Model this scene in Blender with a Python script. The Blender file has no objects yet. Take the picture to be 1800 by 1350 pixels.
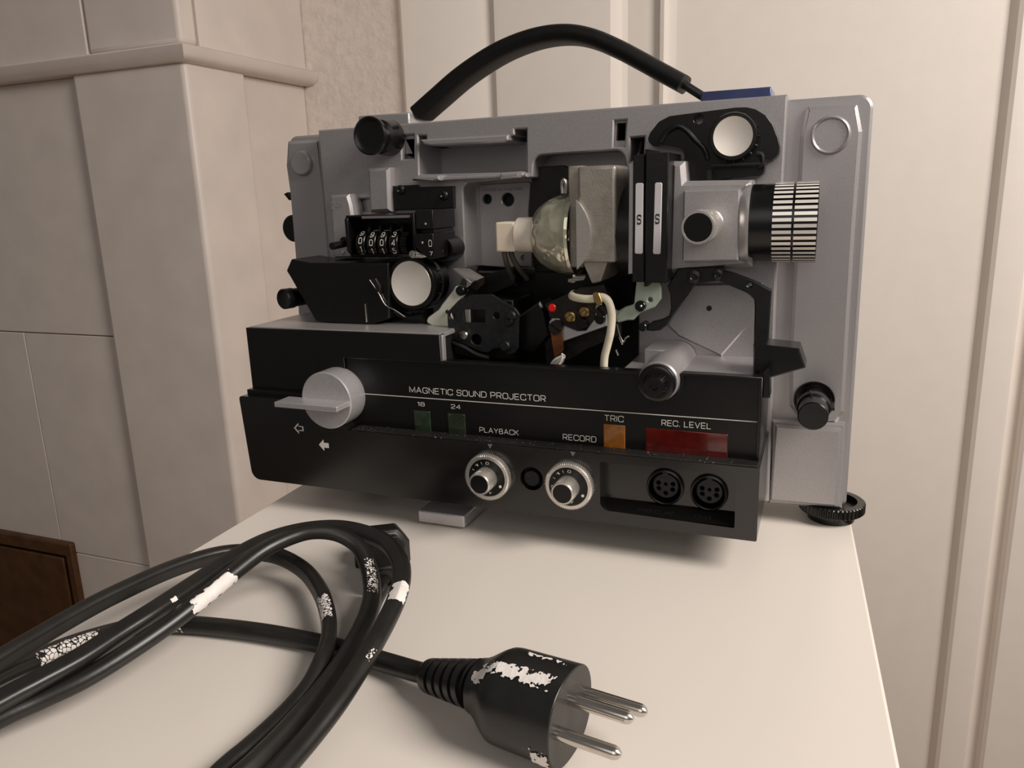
import bpy, bmesh, math, random
from mathutils import Vector, Matrix, noise
from mathutils.geometry import tessellate_polygon
random.seed(7)
PI = math.pi
SC = bpy.context.scene
COL = SC.collection

# ------------------------------------------------------------------ camera
F_PX = 1374.15
RW = Matrix(((0.93009055, 0.0573959, -0.36282156),
             (0.36593962, -0.23069241, 0.90159315),
             (-0.03194688, -0.97133515, -0.23556926)))     # world <- camera (right, down, forward)
CAM = Vector((0.2902, -0.3253, 0.1482))
cd = bpy.data.cameras.new('camera')
cam = bpy.data.objects.new('camera', cd); COL.objects.link(cam)
cd.sensor_width = 36.0; cd.lens = F_PX/1800*36; cd.clip_start = 0.005; cd.clip_end = 50
rot = RW @ Matrix(((1, 0, 0), (0, -1, 0), (0, 0, -1)))
cam.matrix_world = Matrix.Translation(CAM) @ rot.to_4x4()
SC.camera = cam

# ------------------------------------------------------------------ light
SC.view_settings.view_transform = 'Standard'
SC.view_settings.look = 'None'
SC.view_settings.gamma = 1
SC.view_settings.use_curve_mapping = False
SC.view_settings.exposure = -0.14
world = bpy.data.worlds.new('room_light'); SC.world = world
world.use_nodes = True
bg = world.node_tree.nodes['Background']
bg.inputs[0].default_value = (1.0, 0.93, 0.86, 1); bg.inputs[1].default_value = 0.14

def area(name, loc, target, size, power, col):
    l = bpy.data.lights.new(name, 'AREA'); l.shape = 'DISK'; l.size = size; l.energy = power; l.color = col
    o = bpy.data.objects.new(name, l); COL.objects.link(o)
    o.location = loc
    o.rotation_euler = (Vector(target)-Vector(loc)).to_track_quat('-Z', 'Y').to_euler()
    return o
area('ceiling_lamp', (1.25, -0.20, 0.85), (0.25, 0.30, 0.05), 0.7, 27, (1.0, 0.92, 0.84))
area('front_fill', (0.6, -1.9, 1.0), (0.1, 0.2, 0.05), 1.5, 8.5, (1.0, 0.95, 0.90))  # added fill light behind the camera, lifts the front faces

# ------------------------------------------------------------------ measuring: a sight line met with a real plane
def ray(px, py):
    return RW @ Vector((px-900, py-675, F_PX))
def at(px, py, x=None, y=None, z=None):
    d = ray(px, py)
    if y is not None: t = (y-CAM.y)/d.y
    elif x is not None: t = (x-CAM.x)/d.x
    else: t = (z-CAM.z)/d.z
    return CAM + d*t
def at_plane(px, py, p0, n):
    d = ray(px, py); return CAM + d*((p0-CAM).dot(n)/d.dot(n))
def proj(p):
    q = RW.transposed() @ (Vector(p)-CAM); return (900+F_PX*q.x/q.z, 675+F_PX*q.y/q.z)
def pp(pts, y):
    return [(p.x, p.z) for p in (at(a, b, y=y) for a, b in pts)]
def rad(px, py, y, r):
    q = RW.transposed() @ (at(px, py, y=y)-CAM); return r*q.z/F_PX

# ------------------------------------------------------------------ materials
def mat(name, col, rough=0.5, metal=0.0, var=0.0, vscale=60.0, bump=0.0, bscale=900.0, coat=0.0, spec=0.5, trans=0.0, emit=None, speck=None):
    m = bpy.data.materials.new(name); m.use_nodes = True
    nt = m.node_tree; b = nt.nodes['Principled BSDF']; L = nt.links
    b.inputs['Base Color'].default_value = (*col, 1); b.inputs['Roughness'].default_value = rough
    b.inputs['Metallic'].default_value = metal; b.inputs['Specular IOR Level'].default_value = spec
    b.inputs['Coat Weight'].default_value = coat; b.inputs['Transmission Weight'].default_value = trans
    if emit: b.inputs['Emission Color'].default_value = (*emit[0], 1); b.inputs['Emission Strength'].default_value = emit[1]
    tc = nt.nodes.new('ShaderNodeTexCoord')
    out = None
    if var > 0:
        n = nt.nodes.new('ShaderNodeTexNoise'); n.inputs['Scale'].default_value = vscale; n.inputs['Detail'].default_value = 6
        L.new(tc.outputs['Object'], n.inputs['Vector'])
        r = nt.nodes.new('ShaderNodeValToRGB')
        r.color_ramp.elements[0].position = .3; r.color_ramp.elements[1].position = .7
        r.color_ramp.elements[0].color = (*[max(0, c*(1-var)) for c in col], 1)
        r.color_ramp.elements[1].color = (*[min(1, c*(1+var)) for c in col], 1)
        L.new(n.outputs['Fac'], r.inputs[0]); out = r.outputs[0]
    if speck:
        v = nt.nodes.new('ShaderNodeTexNoise'); v.inputs['Scale'].default_value = speck[1]; v.inputs['Detail'].default_value = 3
        L.new(tc.outputs['Object'], v.inputs['Vector'])
        r2 = nt.nodes.new('ShaderNodeValToRGB'); r2.color_ramp.elements[0].position = speck[2]; r2.color_ramp.elements[1].position = speck[2]+.03
        L.new(v.outputs['Fac'], r2.inputs[0])
        mx = nt.nodes.new('ShaderNodeMixRGB'); mx.inputs[1].default_value = (*col, 1); mx.inputs[2].default_value = (*speck[0], 1)
        if out: L.new(out, mx.inputs[1])
        L.new(r2.outputs[0], mx.inputs[0]); out = mx.outputs[0]
    if out: L.new(out, b.inputs['Base Color'])
    if bump > 0:
        n2 = nt.nodes.new('ShaderNodeTexNoise'); n2.inputs['Scale'].default_value = bscale; n2.inputs['Detail'].default_value = 4
        L.new(tc.outputs['Object'], n2.inputs['Vector'])
        bp = nt.nodes.new('ShaderNodeBump'); bp.inputs['Strength'].default_value = bump; bp.inputs['Distance'].default_value = 0.0004
        L.new(n2.outputs['Fac'], bp.inputs['Height']); L.new(bp.outputs[0], b.inputs['Normal'])
    return m

M = dict(
    silver=mat('silver_paint', (.40, .38, .385), .36, .55, .12, 2500, .10, 2600),
    silver_smooth=mat('satin_aluminium', (.58, .56, .57), .34, .6, .05, 600),
    spun=mat('spun_aluminium', (.86, .80, .73), .42, .35, .03, 40),
    alu=mat('bright_aluminium', (.80, .76, .71), .28, .9, .04, 800),
    black=mat('black_moulding', (.0042, .0040, .0038), .25, 0, .15, 300, .10, 3000, spec=.42),
    fascia=mat('black_gloss_fascia', (.0055, .0048, .0042), .20, 0, .15, 300, .10, 3000, spec=.75),
    strap=mat('black_strap', (.0045, .0040, .0036), .5, 0, .2, 200, .1, 1500, spec=.25),
    panel=mat('black_fascia', (.0040, .0038, .0036), .30, 0, .1, 900, .08, 4000, spec=.38, speck=((.06, .055, .05), 700, .76)),
    dusty=mat('dusty_black', (.010, .009, .008), .5, 0, .2, 500, .15, 2500, speck=((.35, .31, .26), 900, .68)),
    blackmetal=mat('black_metal', (.006, .0058, .0058), .34, .1, .3, 250, .1, 1500),
    greymetal=mat('phosphated_metal', (.014, .0145, .016), .45, .3, .35, 400, .2, 1200, speck=((.16, .15, .14), 500, .74)),
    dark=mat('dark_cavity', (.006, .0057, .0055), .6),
    brownmetal=mat('worn_brown_metal', (.016, .012, .010), .40, .3, .5, 200, .1, 900),
    zinc=mat('cast_zinc', (.36, .325, .285), .46, .6, .14, 160, .3, 900, speck=((.55, .52, .47), 700, .70)),
    ring=mat('polished_ribs', (.86, .82, .77), .3, .35, .03, 300), silverdark=mat('grey_relief', (.20, .175, .18), .5, .3),
    chrome=mat('nickel', (.62, .58, .53), .2, 1, .06, 300),
    brass=mat('brass', (.52, .36, .13), .28, 1, .15, 500),
    copper=mat('copper_strap', (.20, .070, .025), .4, .6, .35, 180, .2, 700),
    ceramic=mat('cream_ceramic', (.80, .69, .55), .5, 0, .04, 200, .1, 600),
    white=mat('white_print', (.68, .65, .60), .6),
    paleplastic=mat('pale_plastic', (.58, .58, .49), .4, 0, .08, 120),
    greenplastic=mat('pale_green_plastic', (.40, .46, .38), .35, 0, .06, 120),
    rubberwire=mat('cream_wire', (.74, .67, .53), .55, 0, .08, 250, .1, 700),
    greywire=mat('grey_wire', (.10, .09, .07), .5, 0, .2, 200),
    redpaint=mat('red_paint', (.85, .012, .006), .3),
    green=mat('green_window', (.017, .030, .014), .12, 0, .35, 150, coat=.6),
    amber=mat('amber_window', (.26, .088, .010), .16, 0, .22, 350, coat=.6),
    red=mat('red_window', (.085, .005, .0035), .12, 0, .3, 220, coat=.6),
    tagw=mat('pale_strip', (.60, .575, .60), .45),
    table=mat('white_lacquer', (.74, .68, .62), .30, 0, .012, 6, .03, 120),
    paint=mat('white_door_paint', (.86, .795, .735), .42, 0, .015, 30, .3, 160),
    plaster=mat('rough_plaster', (.76, .68, .615), .75, 0, .05, 60),
    tile=mat('whitewashed_tile', (.70, .625, .575), .42, 0, .05, 14, .2, 90),
    grout=mat('grey_grout', (.16, .125, .10), .8, 0, .3, 90),
    wood=mat('brown_wood', (.085, .034, .010), .45, 0, .25, 30, .2, 120),
    wooddark=mat('dark_brown_wood', (.050, .017, .007), .5, 0, .25, 30, .2, 120),
    floor=mat('floor_boards', (.22, .14, .08), .45, 0, .2, 8),
    cable=mat('black_rubber_cable', (.0115, .0105, .0095), .36, 0, .25, 120, .08, 500, spec=.55),
    plug=mat('black_plug_rubber', (.0105, .0100, .0095), .36, 0, .2, 200, .1, 900, spec=.55),
    splash=mat('dried_white_paint', (.80, .75, .72), .6, 0, .06, 300, .5, 900),
    blue_glint=mat('blue_glint_gloss', (.060, .075, .18), .18, .5, .1, 100),  # blue of a screen's reflection mixed into the dark base colour
    rubber=mat('amber_rubber', (.38, .22, .08), .6),
)
def glassy():
    m = mat('dichroic_reflector', (.66, .62, .44), .12, .65)
    nt = m.node_tree; b = nt.nodes['Principled BSDF']; tc = nt.nodes.new('ShaderNodeTexCoord')
    v = nt.nodes.new('ShaderNodeTexVoronoi'); v.inputs['Scale'].default_value = 170
    nt.links.new(tc.outputs['Object'], v.inputs['Vector'])
    bp = nt.nodes.new('ShaderNodeBump'); bp.inputs['Strength'].default_value = .55; bp.inputs['Distance'].default_value = .0012
    nt.links.new(v.outputs['Distance'], bp.inputs['Height']); nt.links.new(bp.outputs[0], b.inputs['Normal'])
    n = nt.nodes.new('ShaderNodeTexNoise'); n.inputs['Scale'].default_value = 70
    nt.links.new(tc.outputs['Object'], n.inputs['Vector'])
    r = nt.nodes.new('ShaderNodeValToRGB')
    r.color_ramp.elements[0].position = .35; r.color_ramp.elements[0].color = (.46, .47, .34, 1)
    r.color_ramp.elements[1].position = .65; r.color_ramp.elements[1].color = (.90, .84, .68, 1)
    nt.links.new(n.outputs['Fac'], r.inputs[0]); nt.links.new(r.outputs[0], b.inputs['Base Color'])
    return m
M['reflector'] = glassy()
def neck_mat():
    m = mat('lamp_glass', (.80, .72, .62), .15, 0, .08, 200, coat=.5); return m
M['neck'] = neck_mat()
# rough plaster gets a coarse bump of its own
_nt = M['plaster'].node_tree; _b = _nt.nodes['Principled BSDF']; _tc = _nt.nodes.new('ShaderNodeTexCoord')
_n = _nt.nodes.new('ShaderNodeTexNoise'); _n.inputs['Scale'].default_value = 45; _n.inputs['Detail'].default_value = 5
_bp = _nt.nodes.new('ShaderNodeBump'); _bp.inputs['Strength'].default_value = .7; _bp.inputs['Distance'].default_value = .006
_nt.links.new(_tc.outputs['Object'], _n.inputs['Vector']); _nt.links.new(_n.outputs['Fac'], _bp.inputs['Height']); _nt.links.new(_bp.outputs[0], _b.inputs['Normal'])

# ------------------------------------------------------------------ mesh helpers
def new(): return bmesh.new()
def obj(name, bm, m, parent=None, bevel=0, seg=2, smooth=True, angle=32, label=None):
    bmesh.ops.recalc_face_normals(bm, faces=bm.faces)
    me = bpy.data.meshes.new(name); bm.to_mesh(me); bm.free()
    mats = m if isinstance(m, (list, tuple)) else [m]
    for k in mats: me.materials.append(M[k] if isinstance(k, str) else k)
    if smooth:
        me.polygons.foreach_set('use_smooth', [True]*len(me.polygons))
        me.set_sharp_from_angle(angle=math.radians(angle))
    o = bpy.data.objects.new(name, me); COL.objects.link(o)
    if parent:
        o.parent = parent
        if parent.type == 'EMPTY': o.matrix_parent_inverse = Matrix.Translation(-parent.location)
    if bevel:
        md = o.modifiers.new('bevel', 'BEVEL'); md.width = bevel; md.segments = seg; md.limit_method = 'ANGLE'
        md.angle_limit = math.radians(38); md.harden_normals = False
    if label: o['label'] = label
    return o
def thing(name, label, cat, loc):
    o = bpy.data.objects.new(name, None); COL.objects.link(o); o.location = loc; o.empty_display_size = .02
    o['label'] = label; o['category'] = cat
    return o
def box(bm, x0, x1, y0, y1, z0, z1, mi=0):
    v = [bm.verts.new(p) for p in ((x0, y0, z0), (x1, y0, z0), (x1, y1, z0), (x0, y1, z0), (x0, y0, z1), (x1, y0, z1), (x1, y1, z1), (x0, y1, z1))]
    for f in ((0, 1, 2, 3), (4, 5, 6, 7), (0, 1, 5, 4), (1, 2, 6, 5), (2, 3, 7, 6), (3, 0, 4, 7)):
        bm.faces.new([v[i] for i in f]).material_index = mi
    return v
def rnd(pts, r, n=5):
    out = []; N = len(pts)
    rs = r if isinstance(r, (list, tuple)) else [r]*N
    for i, p in enumerate(pts):
        if rs[i] <= 0: out.append(p); continue
        p = Vector(p); a = Vector(pts[i-1])-p; b = Vector(pts[(i+1) % N])-p
        la, lb = a.length, b.length; a.normalize(); b.normalize()
        ang = a.angle(b)
        if ang > 3.05 or ang < .05: out.append(tuple(p)); continue
        t = min(rs[i]/math.tan(ang/2), la*.48, lb*.48); rr = t*math.tan(ang/2)
        c = p+(a+b).normalized()*(rr/math.sin(ang/2))
        s = p+a*t-c; e = p+b*t-c
        a0 = math.atan2(s.y, s.x); a1 = math.atan2(e.y, e.x); d = (a1-a0+PI) % (2*PI)-PI
        for k in range(n+1):
            q = a0+d*k/n; out.append((c.x+rr*math.cos(q), c.y+rr*math.sin(q)))
    return out
def circ(cx, cz, r, n=28, a0=0, a1=2*PI):
    full = abs(a1-a0-2*PI) < 1e-6
    return [(cx+r*math.cos(a0+(a1-a0)*k/(n if full else n-1)), cz+r*math.sin(a0+(a1-a0)*k/(n if full else n-1))) for k in range(n)]
def offset(loop, d):
    """closed outline moved to its left by d (mitred)"""
    n = len(loop); out = []
    for i in range(n):
        p = Vector(loop[i]); a = p-Vector(loop[i-1]); b = Vector(loop[(i+1) % n])-p
        if a.length < 1e-9 or b.length < 1e-9: out.append(tuple(p)); continue
        a.normalize(); b.normalize(); na = Vector((-a.y, a.x)); nb = Vector((-b.y, b.x)); m = na+nb
        if m.length < .2: m = na
        m.normalize(); k = d/max(.45, m.dot(na)); q = p+m*k; out.append((q.x, q.y))
    return out
def area2(l): return sum(l[i-1][0]*l[i][1]-l[i][0]*l[i-1][1] for i in range(len(l)))
def prism(bm, outer, y0, y1, holes=(), mi=0, ch=0):
    """plate between y0 (front) and y1; ch cuts a chamfer round the front edge and round its holes"""
    loops = [list(outer)]+[list(h) for h in holes]
    loops = [(l if (area2(l) > 0) == (k == 0) else list(reversed(l))) for k, l in enumerate(loops)]
    flat = [p for l in loops for p in l]
    fl = [offset(l, ch) for l in loops] if ch else loops
    fflat = [p for l in fl for p in l]
    tf = tessellate_polygon([[Vector((a, b, 0)) for a, b in l] for l in fl])
    tb = tessellate_polygon([[Vector((a, b, 0)) for a, b in l] for l in loops]) if ch else tf
    A = [bm.verts.new((a, y0, b)) for a, b in fflat]; B = [bm.verts.new((a, y1, b)) for a, b in flat]
    C = [bm.verts.new((a, y0+ch, b)) for a, b in flat] if ch else A
    for V, T in ((A, tf), (B, tb)):
        for t in T:
            try: bm.faces.new([V[i] for i in t]).material_index = mi
            except ValueError: pass
    k = 0
    for l in loops:
        n = len(l)
        for i in range(n):
            j = (i+1) % n
            bm.faces.new((C[k+i], C[k+j], B[k+j], B[k+i])).material_index = mi
            if ch: bm.faces.new((A[k+i], A[k+j], C[k+j], C[k+i])).material_index = mi
        k += n
def frame(axis):
    a = Vector(axis).normalized()
    u = Vector((0, 0, 1)) if abs(a.z) < .9 else Vector((1, 0, 0))
    r = u.cross(a).normalized(); return a, r, a.cross(r).normalized()
def lathe(bm, o, axis, prof, seg=40, teeth=0, depth=0, tooth_range=None, mi=0, mats=None, duty=(0, .25, .5, .75), cap=True):
    """prof: (distance along axis, radius).  teeth: knurl count with depth on the rows in tooth_range"""
    a, r, u = frame(axis); o = Vector(o); rows = []
    n = teeth*4 if teeth else seg
    for k, (d, R) in enumerate(prof):
        if R <= 1e-7: rows.append([bm.verts.new(o+a*d)]); continue
        row = []
        for i in range(n):
            q = 2*PI*(i//4+duty[i % 4])/teeth if teeth else 2*PI*i/n; rr = R
            if teeth and (tooth_range is None or tooth_range[0] <= k <= tooth_range[1]) and i % 4 >= 2: rr = R-depth
            row.append(bm.verts.new(o+a*d+(r*math.cos(q)+u*math.sin(q))*rr))
        rows.append(row)
    for k in range(len(rows)-1):
        A, B = rows[k], rows[k+1]
        for i in range(n):
            j = (i+1) % n
            m_ = mi if mats is None else (mats(k, i) if callable(mats) else mats[k])
            try:
                if len(A) == 1 and len(B) == 1: continue
                if len(A) == 1: f = bm.faces.new((A[0], B[i], B[j]))
                elif len(B) == 1: f = bm.faces.new((A[i], A[j], B[0]))
                else: f = bm.faces.new((A[i], A[j], B[j], B[i]))
                f.material_index = m_
            except ValueError: pass
    for row in ((rows[0], rows[-1]) if cap else ()):
        if len(row) > 2:
            try: bm.faces.new(row).material_index = mi if mats is None or callable(mats) else mats[0]
            except ValueError: pass
def cyl(bm, px, py, y0, y1, rpx, seg=32, ch=.0004, mi=0):
    """cylinder along Y; centre and radius measured on its front plane y0"""
    c = at(px, py, y=y0); R = rad(px, py, y0, rpx)
    lathe(bm, (c.x, y0, c.z), (0, 1, 0), [(0, 0), (0, R-ch), (ch, R), (y1-y0, R), (y1-y0, 0)], seg, mi=mi)
    return c, R
def spline(pts, per=10):
    P = [Vector(p) for p in pts]; out = []
    P = [P[0]*2-P[1]]+P+[P[-1]*2-P[-2]]
    for i in range(1, len(P)-2):
        for k in range(per):
            t = k/per; a, b, c, d = P[i-1], P[i], P[i+1], P[i+2]
            out.append(.5*((2*b)+(c-a)*t+(2*a-5*b+4*c-d)*t*t+(3*b-a-3*c+d)*t*t*t))
    out.append(P[-2].copy()); return out
def frames(path):
    """cross-section axes carried along the path without twisting"""
    T = [(path[min(i+1, len(path)-1)]-path[max(i-1, 0)]).normalized() for i in range(len(path))]
    s = Vector((0, 0, 1)).cross(T[0])
    if s.length < .05: s = Vector((1, 0, 0))
    res = []
    for t in T:
        s = (s-t*s.dot(t)).normalized(); res.append((t, s, t.cross(s).normalized()))
    return res
def tube(bm, path, r, seg=14, shape=None, mi=0):
    rows = []
    for p, (t, s, u) in zip(path, frames(path)):
        row = []
        for i in range(seg):
            q = 2*PI*i/seg
            if shape: a, b = shape(q)
            else: a, b = r*math.cos(q), r*math.sin(q)
            row.append(bm.verts.new(p+s*a+u*b))
        rows.append(row)
    for A, B in zip(rows, rows[1:]):
        for i in range(seg):
            j = (i+1) % seg; bm.faces.new((A[i], A[j], B[j], B[i])).material_index = mi
    bm.faces.new(rows[0]).material_index = mi; bm.faces.new(rows[-1]).material_index = mi
def plate(name, pts, y0, y1, m, parent, holes=(), bevel=.0003, r=0, label=None, ch=0):
    """a plate seen face on: outline measured on its own front plane y0"""
    bm = new(); o = pp(pts, y0)
    if r: o = rnd(o, r)
    hs = [h if isinstance(h[0][0], float) and abs(h[0][0]) < 2 else pp(h, y0) for h in holes]
    prism(bm, o, y0, y1, hs, ch=ch or bevel); return obj(name, bm, m, parent, label=label, angle=25)
def hole(px, py, y, r, n=24):
    c = at(px, py, y=y); return circ(c.x, c.z, rad(px, py, y, r), n)

_fc = {}
W_ = .92
GL = {  # letters of a wide square sans as strokes: (width, corner rounding, strokes)
 'M': (1.05, 0, [[(0, 0), (0, 1), (.525, .12), (1.05, 1), (1.05, 0)]]), 'A': (1.0, 0, [[(0, 0), (.5, 1), (1.0, 0)], [(.2, .33), (.8, .33)]]),
 'G': (W_, .3, [[(W_, .70), (W_, 1), (0, 1), (0, 0), (W_, 0), (W_, .47), (.5, .47)]]), 'N': (.88, 0, [[(0, 0), (0, 1), (.88, 0), (.88, 1)]]),
 'E': (.78, 0, [[(.78, 1), (0, 1), (0, 0), (.78, 0)], [(0, .5), (.72, .5)]]), 'T': (.86, 0, [[(0, 1), (.86, 1)], [(.43, 1), (.43, 0)]]),
 'I': (.0, 0, [[(0, 0), (0, 1)]]), 'C': (W_, .3, [[(W_, .68), (W_, 1), (0, 1), (0, 0), (W_, 0), (W_, .32)]]),
 'S': (.82, .24, [[(.82, .74), (.82, 1), (0, 1), (0, .51), (.82, .51), (.82, 0), (0, 0), (0, .26)]]), 'O': (W_, .3, [[(.46, 0), (W_, 0), (W_, 1), (0, 1), (0, 0), (.46, 0)]]),
 'U': (.86, .3, [[(0, 1), (0, 0), (.86, 0), (.86, 1)]]), 'D': (.9, .32, [[(0, .5), (0, .001), (0.001, 0), (.9, 0), (.9, 1), (.001, 1), (0, .999), (0, .5)]]),
 'P': (.82, .25, [[(0, 0), (0, .999), (.001, 1), (.82, 1), (.82, .42), (0, .42)]]), 'R': (.84, .25, [[(0, 0), (0, .999), (.001, 1), (.82, 1), (.82, .42), (0, .42)], [(.45, .42), (.84, 0)]]),
 'J': (.66, .28, [[(.66, 1), (.66, 0), (0, 0), (0, .32)]]), 'L': (.72, 0, [[(0, 1), (0, 0), (.72, 0)]]), 'Y': (.9, 0, [[(0, 1), (.45, .45), (.9, 1)], [(.45, .45), (.45, 0)]]),
 'B': (.82, .22, [[(0, .5), (0, 1), (.78, 1), (.78, .52), (0, .52)], [(0, .52), (.82, .52), (.82, 0), (0, 0), (0, .52)]]), 'K': (.84, 0, [[(0, 0), (0, 1)], [(.82, 1), (.02, .46)], [(.28, .62), (.84, 0)]]),
 'H': (.86, 0, [[(0, 0), (0, 1)], [(.86, 0), (.86, 1)], [(0, .52), (.86, .52)]]),
 'V': (.9, 0, [[(0, 1), (.45, 0), (.9, 1)]]), '.': (.14, 0, [[(0, .02), (.14, .02)]]),
 '0': (.66, .3, [[(.33, 0), (.66, 0), (.66, 1), (0, 1), (0, 0), (.33, 0)]]), '1': (.25, 0, [[(0, .80), (.25, 1), (.25, 0)]]),
 '2': (.66, .24, [[(0, .74), (0, 1), (.66, 1), (.66, .56), (0, .28), (0, 0), (.001, 0), (.68, 0)]]), '3': (.64, .22, [[(0, .78), (0, 1), (.64, 1), (.64, .53), (.2, .53)], [(.2, .53), (.66, .53), (.66, 0), (0, 0), (0, .24)]]),
 '4': (.72, 0, [[(.54, 0), (.54, 1), (0, .30), (.72, .30)]]), '5': (.66, .22, [[(.62, 1), (.06, 1), (.03, .58), (.66, .62), (.66, 0), (0, 0), (0, .22)]]),
 '6': (.66, .26, [[(.64, .80), (.64, 1), (0, 1), (0, 0), (.66, 0), (.66, .58), (0, .58)]]), '7': (.64, 0, [[(0, 1), (.64, 1), (.22, 0)]]),
 '8': (.66, .24, [[(.33, .52), (.04, .52), (.04, 1), (.62, 1), (.62, .52), (.33, .52)], [(.33, .52), (0, .52), (0, 0), (.66, 0), (.66, .52), (.33, .52)]]),
 '9': (.66, .26, [[(.02, .20), (.02, 0), (.66, 0), (.66, 1), (0, 1), (0, .42), (.66, .42)]]),
}
def glyphs(s, t=.135):
    key = (s, t)
    """a word's strokes as flat quads, fitted to a unit box"""
    if key in _fc: return _fc[key]
    vs, fs, x = [], [], 0.0
    for ch_ in s:
        if ch_ == ' ': x += .55; continue
        w, r, strokes = GL[ch_.upper()]
        for lay, st in enumerate(strokes):
            pts = [Vector(p) for p in st]
            closed = (pts[0]-pts[-1]).length < 1e-6
            if r:
                o = [tuple(pts[0])]
                for i in range(1, len(pts)-1):
                    seg_ = rnd([tuple(pts[i-1]), tuple(pts[i]), tuple(pts[i+1])], [0, r, 0], 5); o += seg_[1:-1]
                o.append(tuple(pts[-1])); pts = [Vector(p) for p in o]
            pts = [p for i, p in enumerate(pts) if i == 0 or (p-pts[i-1]).length > 1e-4]
            n = len(pts); k0 = len(vs)
            for i, p in enumerate(pts):
                a = (p-pts[i-1]) if i else ((pts[0]-pts[-2]) if closed else pts[1]-pts[0]); b = (pts[i+1]-p) if i < n-1 else ((pts[1]-pts[0]) if closed else a)
                a = a.normalized(); b = b.normalized(); na = Vector((-a.y, a.x)); nb = Vector((-b.y, b.x)); m = na+nb
                m = m.normalized() if m.length > .1 else na
                k = t/2/max(.42, m.dot(na)); e = Vector((0, 0))
                if not closed and i == 0: e = -b*0
                for sg in (1, -1): q = p+m*k*sg; vs.append((x+q.x, q.y, lay))
            for i in range(n-1): fs.append((k0+2*i, k0+2*i+1, k0+2*i+3, k0+2*i+2))
        x += w+.30
    x0 = min(v[0] for v in vs); x1 = max(v[0] for v in vs); y0 = min(v[1] for v in vs); y1 = max(v[1] for v in vs)
    vs = [((v[0]-x0)/(x1-x0)-.5, (v[1]-y0)/(y1-y0)-.5, v[2]) for v in vs]
    _fc[key] = (vs, fs); return _fc[key]
def word_into(bm, s, o, ex, ey, w, h, mi=0, th=.00012, bold=.135):
    """word of width w and height h centred on o, along ex, upright along ey"""
    vs, fs = glyphs(s, bold); ex = Vector(ex).normalized(); ey = Vector(ey).normalized(); n = ex.cross(ey)
    A = [bm.verts.new(Vector(o)+ex*(x*w)+ey*(y*h)+n*(th+lay*.00003)) for x, y, lay in vs]
    for f in fs:
        try: bm.faces.new([A[i] for i in f]).material_index = mi
        except ValueError: pass
def word(name, s, p0, p1, hpx, y, m, parent, th=.0002):
    a = at(*p0, y=y); b = at(*p1, y=y); c = (a+b)/2; mx = (p0[0]+p1[0])/2; my = (p0[1]+p1[1])/2
    h = at(mx, my-hpx/2, y=y).z-at(mx, my+hpx/2, y=y).z
    bm = new(); word_into(bm, s, (c.x, y, c.z), (1, 0, 0), (0, 0, 1), b.x-a.x, h, th=th)
    return obj(name, bm, m, parent, smooth=False)

ZT = -0.016        # table top
YB, YR = .055, .068  # silver face of the projector, face of the rear case

# ================================================================== the room
FLOOR = -.92
YW = 1.03
def struct(name, bm, m, **k):
    o = obj(name, bm, m, **k); o['kind'] = 'structure'; return o
bm = new(); box(bm, -3, 3, -2.5, YW+.12, FLOOR-.05, FLOOR); struct('floor', bm, 'floor', smooth=False)
xw = lambda px: at(px, 100, y=YW).x
bm = new(); box(bm, -3, xw(712), YW, YW+.1, FLOOR, 1.9); struct('wall_back', bm, 'plaster', smooth=False)
# the white panelled door: one moulded profile run from floor to head
def profile_wall(name, prof, m):
    bm = new(); n = len(prof)
    pts = [(a, b) for a, b in prof]+[(prof[-1][0], YW+.1), (prof[0][0], YW+.1)]
    A = [bm.verts.new((a, b, FLOOR)) for a, b in pts]; B = [bm.verts.new((a, b, 1.9)) for a, b in pts]
    for i in range(len(pts)):
        j = (i+1) % len(pts); bm.faces.new((A[i], A[j], B[j], B[i]))
    bm.faces.new(A); bm.faces.new(B)
    return struct(name, bm, m, angle=25)
X = xw
prof = [(X(712), YW), (X(712), YW-.012), (X(718), YW-.018), (X(842), YW-.018), (X(858), YW-.010), (X(876), YW-.008), (X(880), YW-.024), (X(890), YW-.026),
        (X(1080), YW-.026), (X(1084), YW-.021), (X(1094), YW-.004), (X(1104), YW-.002), (X(1112), YW-.004),
        (X(1160), YW-.004), (X(1164), YW-.020), (X(1171), YW-.022), (X(1176), YW-.010), (X(1190), YW-.008)]
profile_wall('trim_1', prof, 'paint')
prof = [(X(1190), YW-.008), (X(1764), YW-.008), (X(1770), YW-.014), (X(1776), YW-.024), (X(1784), YW-.028), (X(1830), YW-.028), (X(1838), YW-.026), (X(1842), YW-.004),
        (X(1868), YW-.004), (X(1872), YW-.022), (X(1880), YW-.026), (X(2300), YW-.026), (X(2310), YW-.004), (3.0, YW-.004)]
profile_wall('door_1', prof, 'paint')

# ------------------------------------------------------------------ tiled stove
XS, YS = -.655, .70
stove = thing('tiled_stove', 'tall whitewashed tiled stove with a projecting cornice filling the left side', 'stove', (-1.3, .95, FLOOR))
bm = new(); box(bm, -2.2, XS-.02, YS+.022, YW-.002, FLOOR, .40); box(bm, -2.2, XS-.03, YS+.03, YW-.002, .40, 1.6); obj('grout_core', bm, 'grout', stove, smooth=False)
zc = at(318, 106, y=YS-.016).z; zt = at(318, 70, y=YS-.016).z     # underside and top of the cornice
def tile(x0, x1, y0, y1, z0, z1, bev=.0014):
    bm = new(); box(bm, x0, x1, y0, y1, z0, z1); return obj('tile', bm, 'tile', stove, bev, 3)
XP = at(150, 300, y=YS).x; YP = at(450, 300, x=XS).y
bm = new(); box(bm, XP, XS, YS, YP, FLOOR, zc+.004); obj('corner_pilaster', bm, 'tile', stove, .009, 4)
zj = at(0, 583, y=YS+.012).z; zk = at(135, 974, y=YS+.012).z; xj = at(70, 760, y=YS+.012).x; xe = XP+.02
g = .0010
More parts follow.
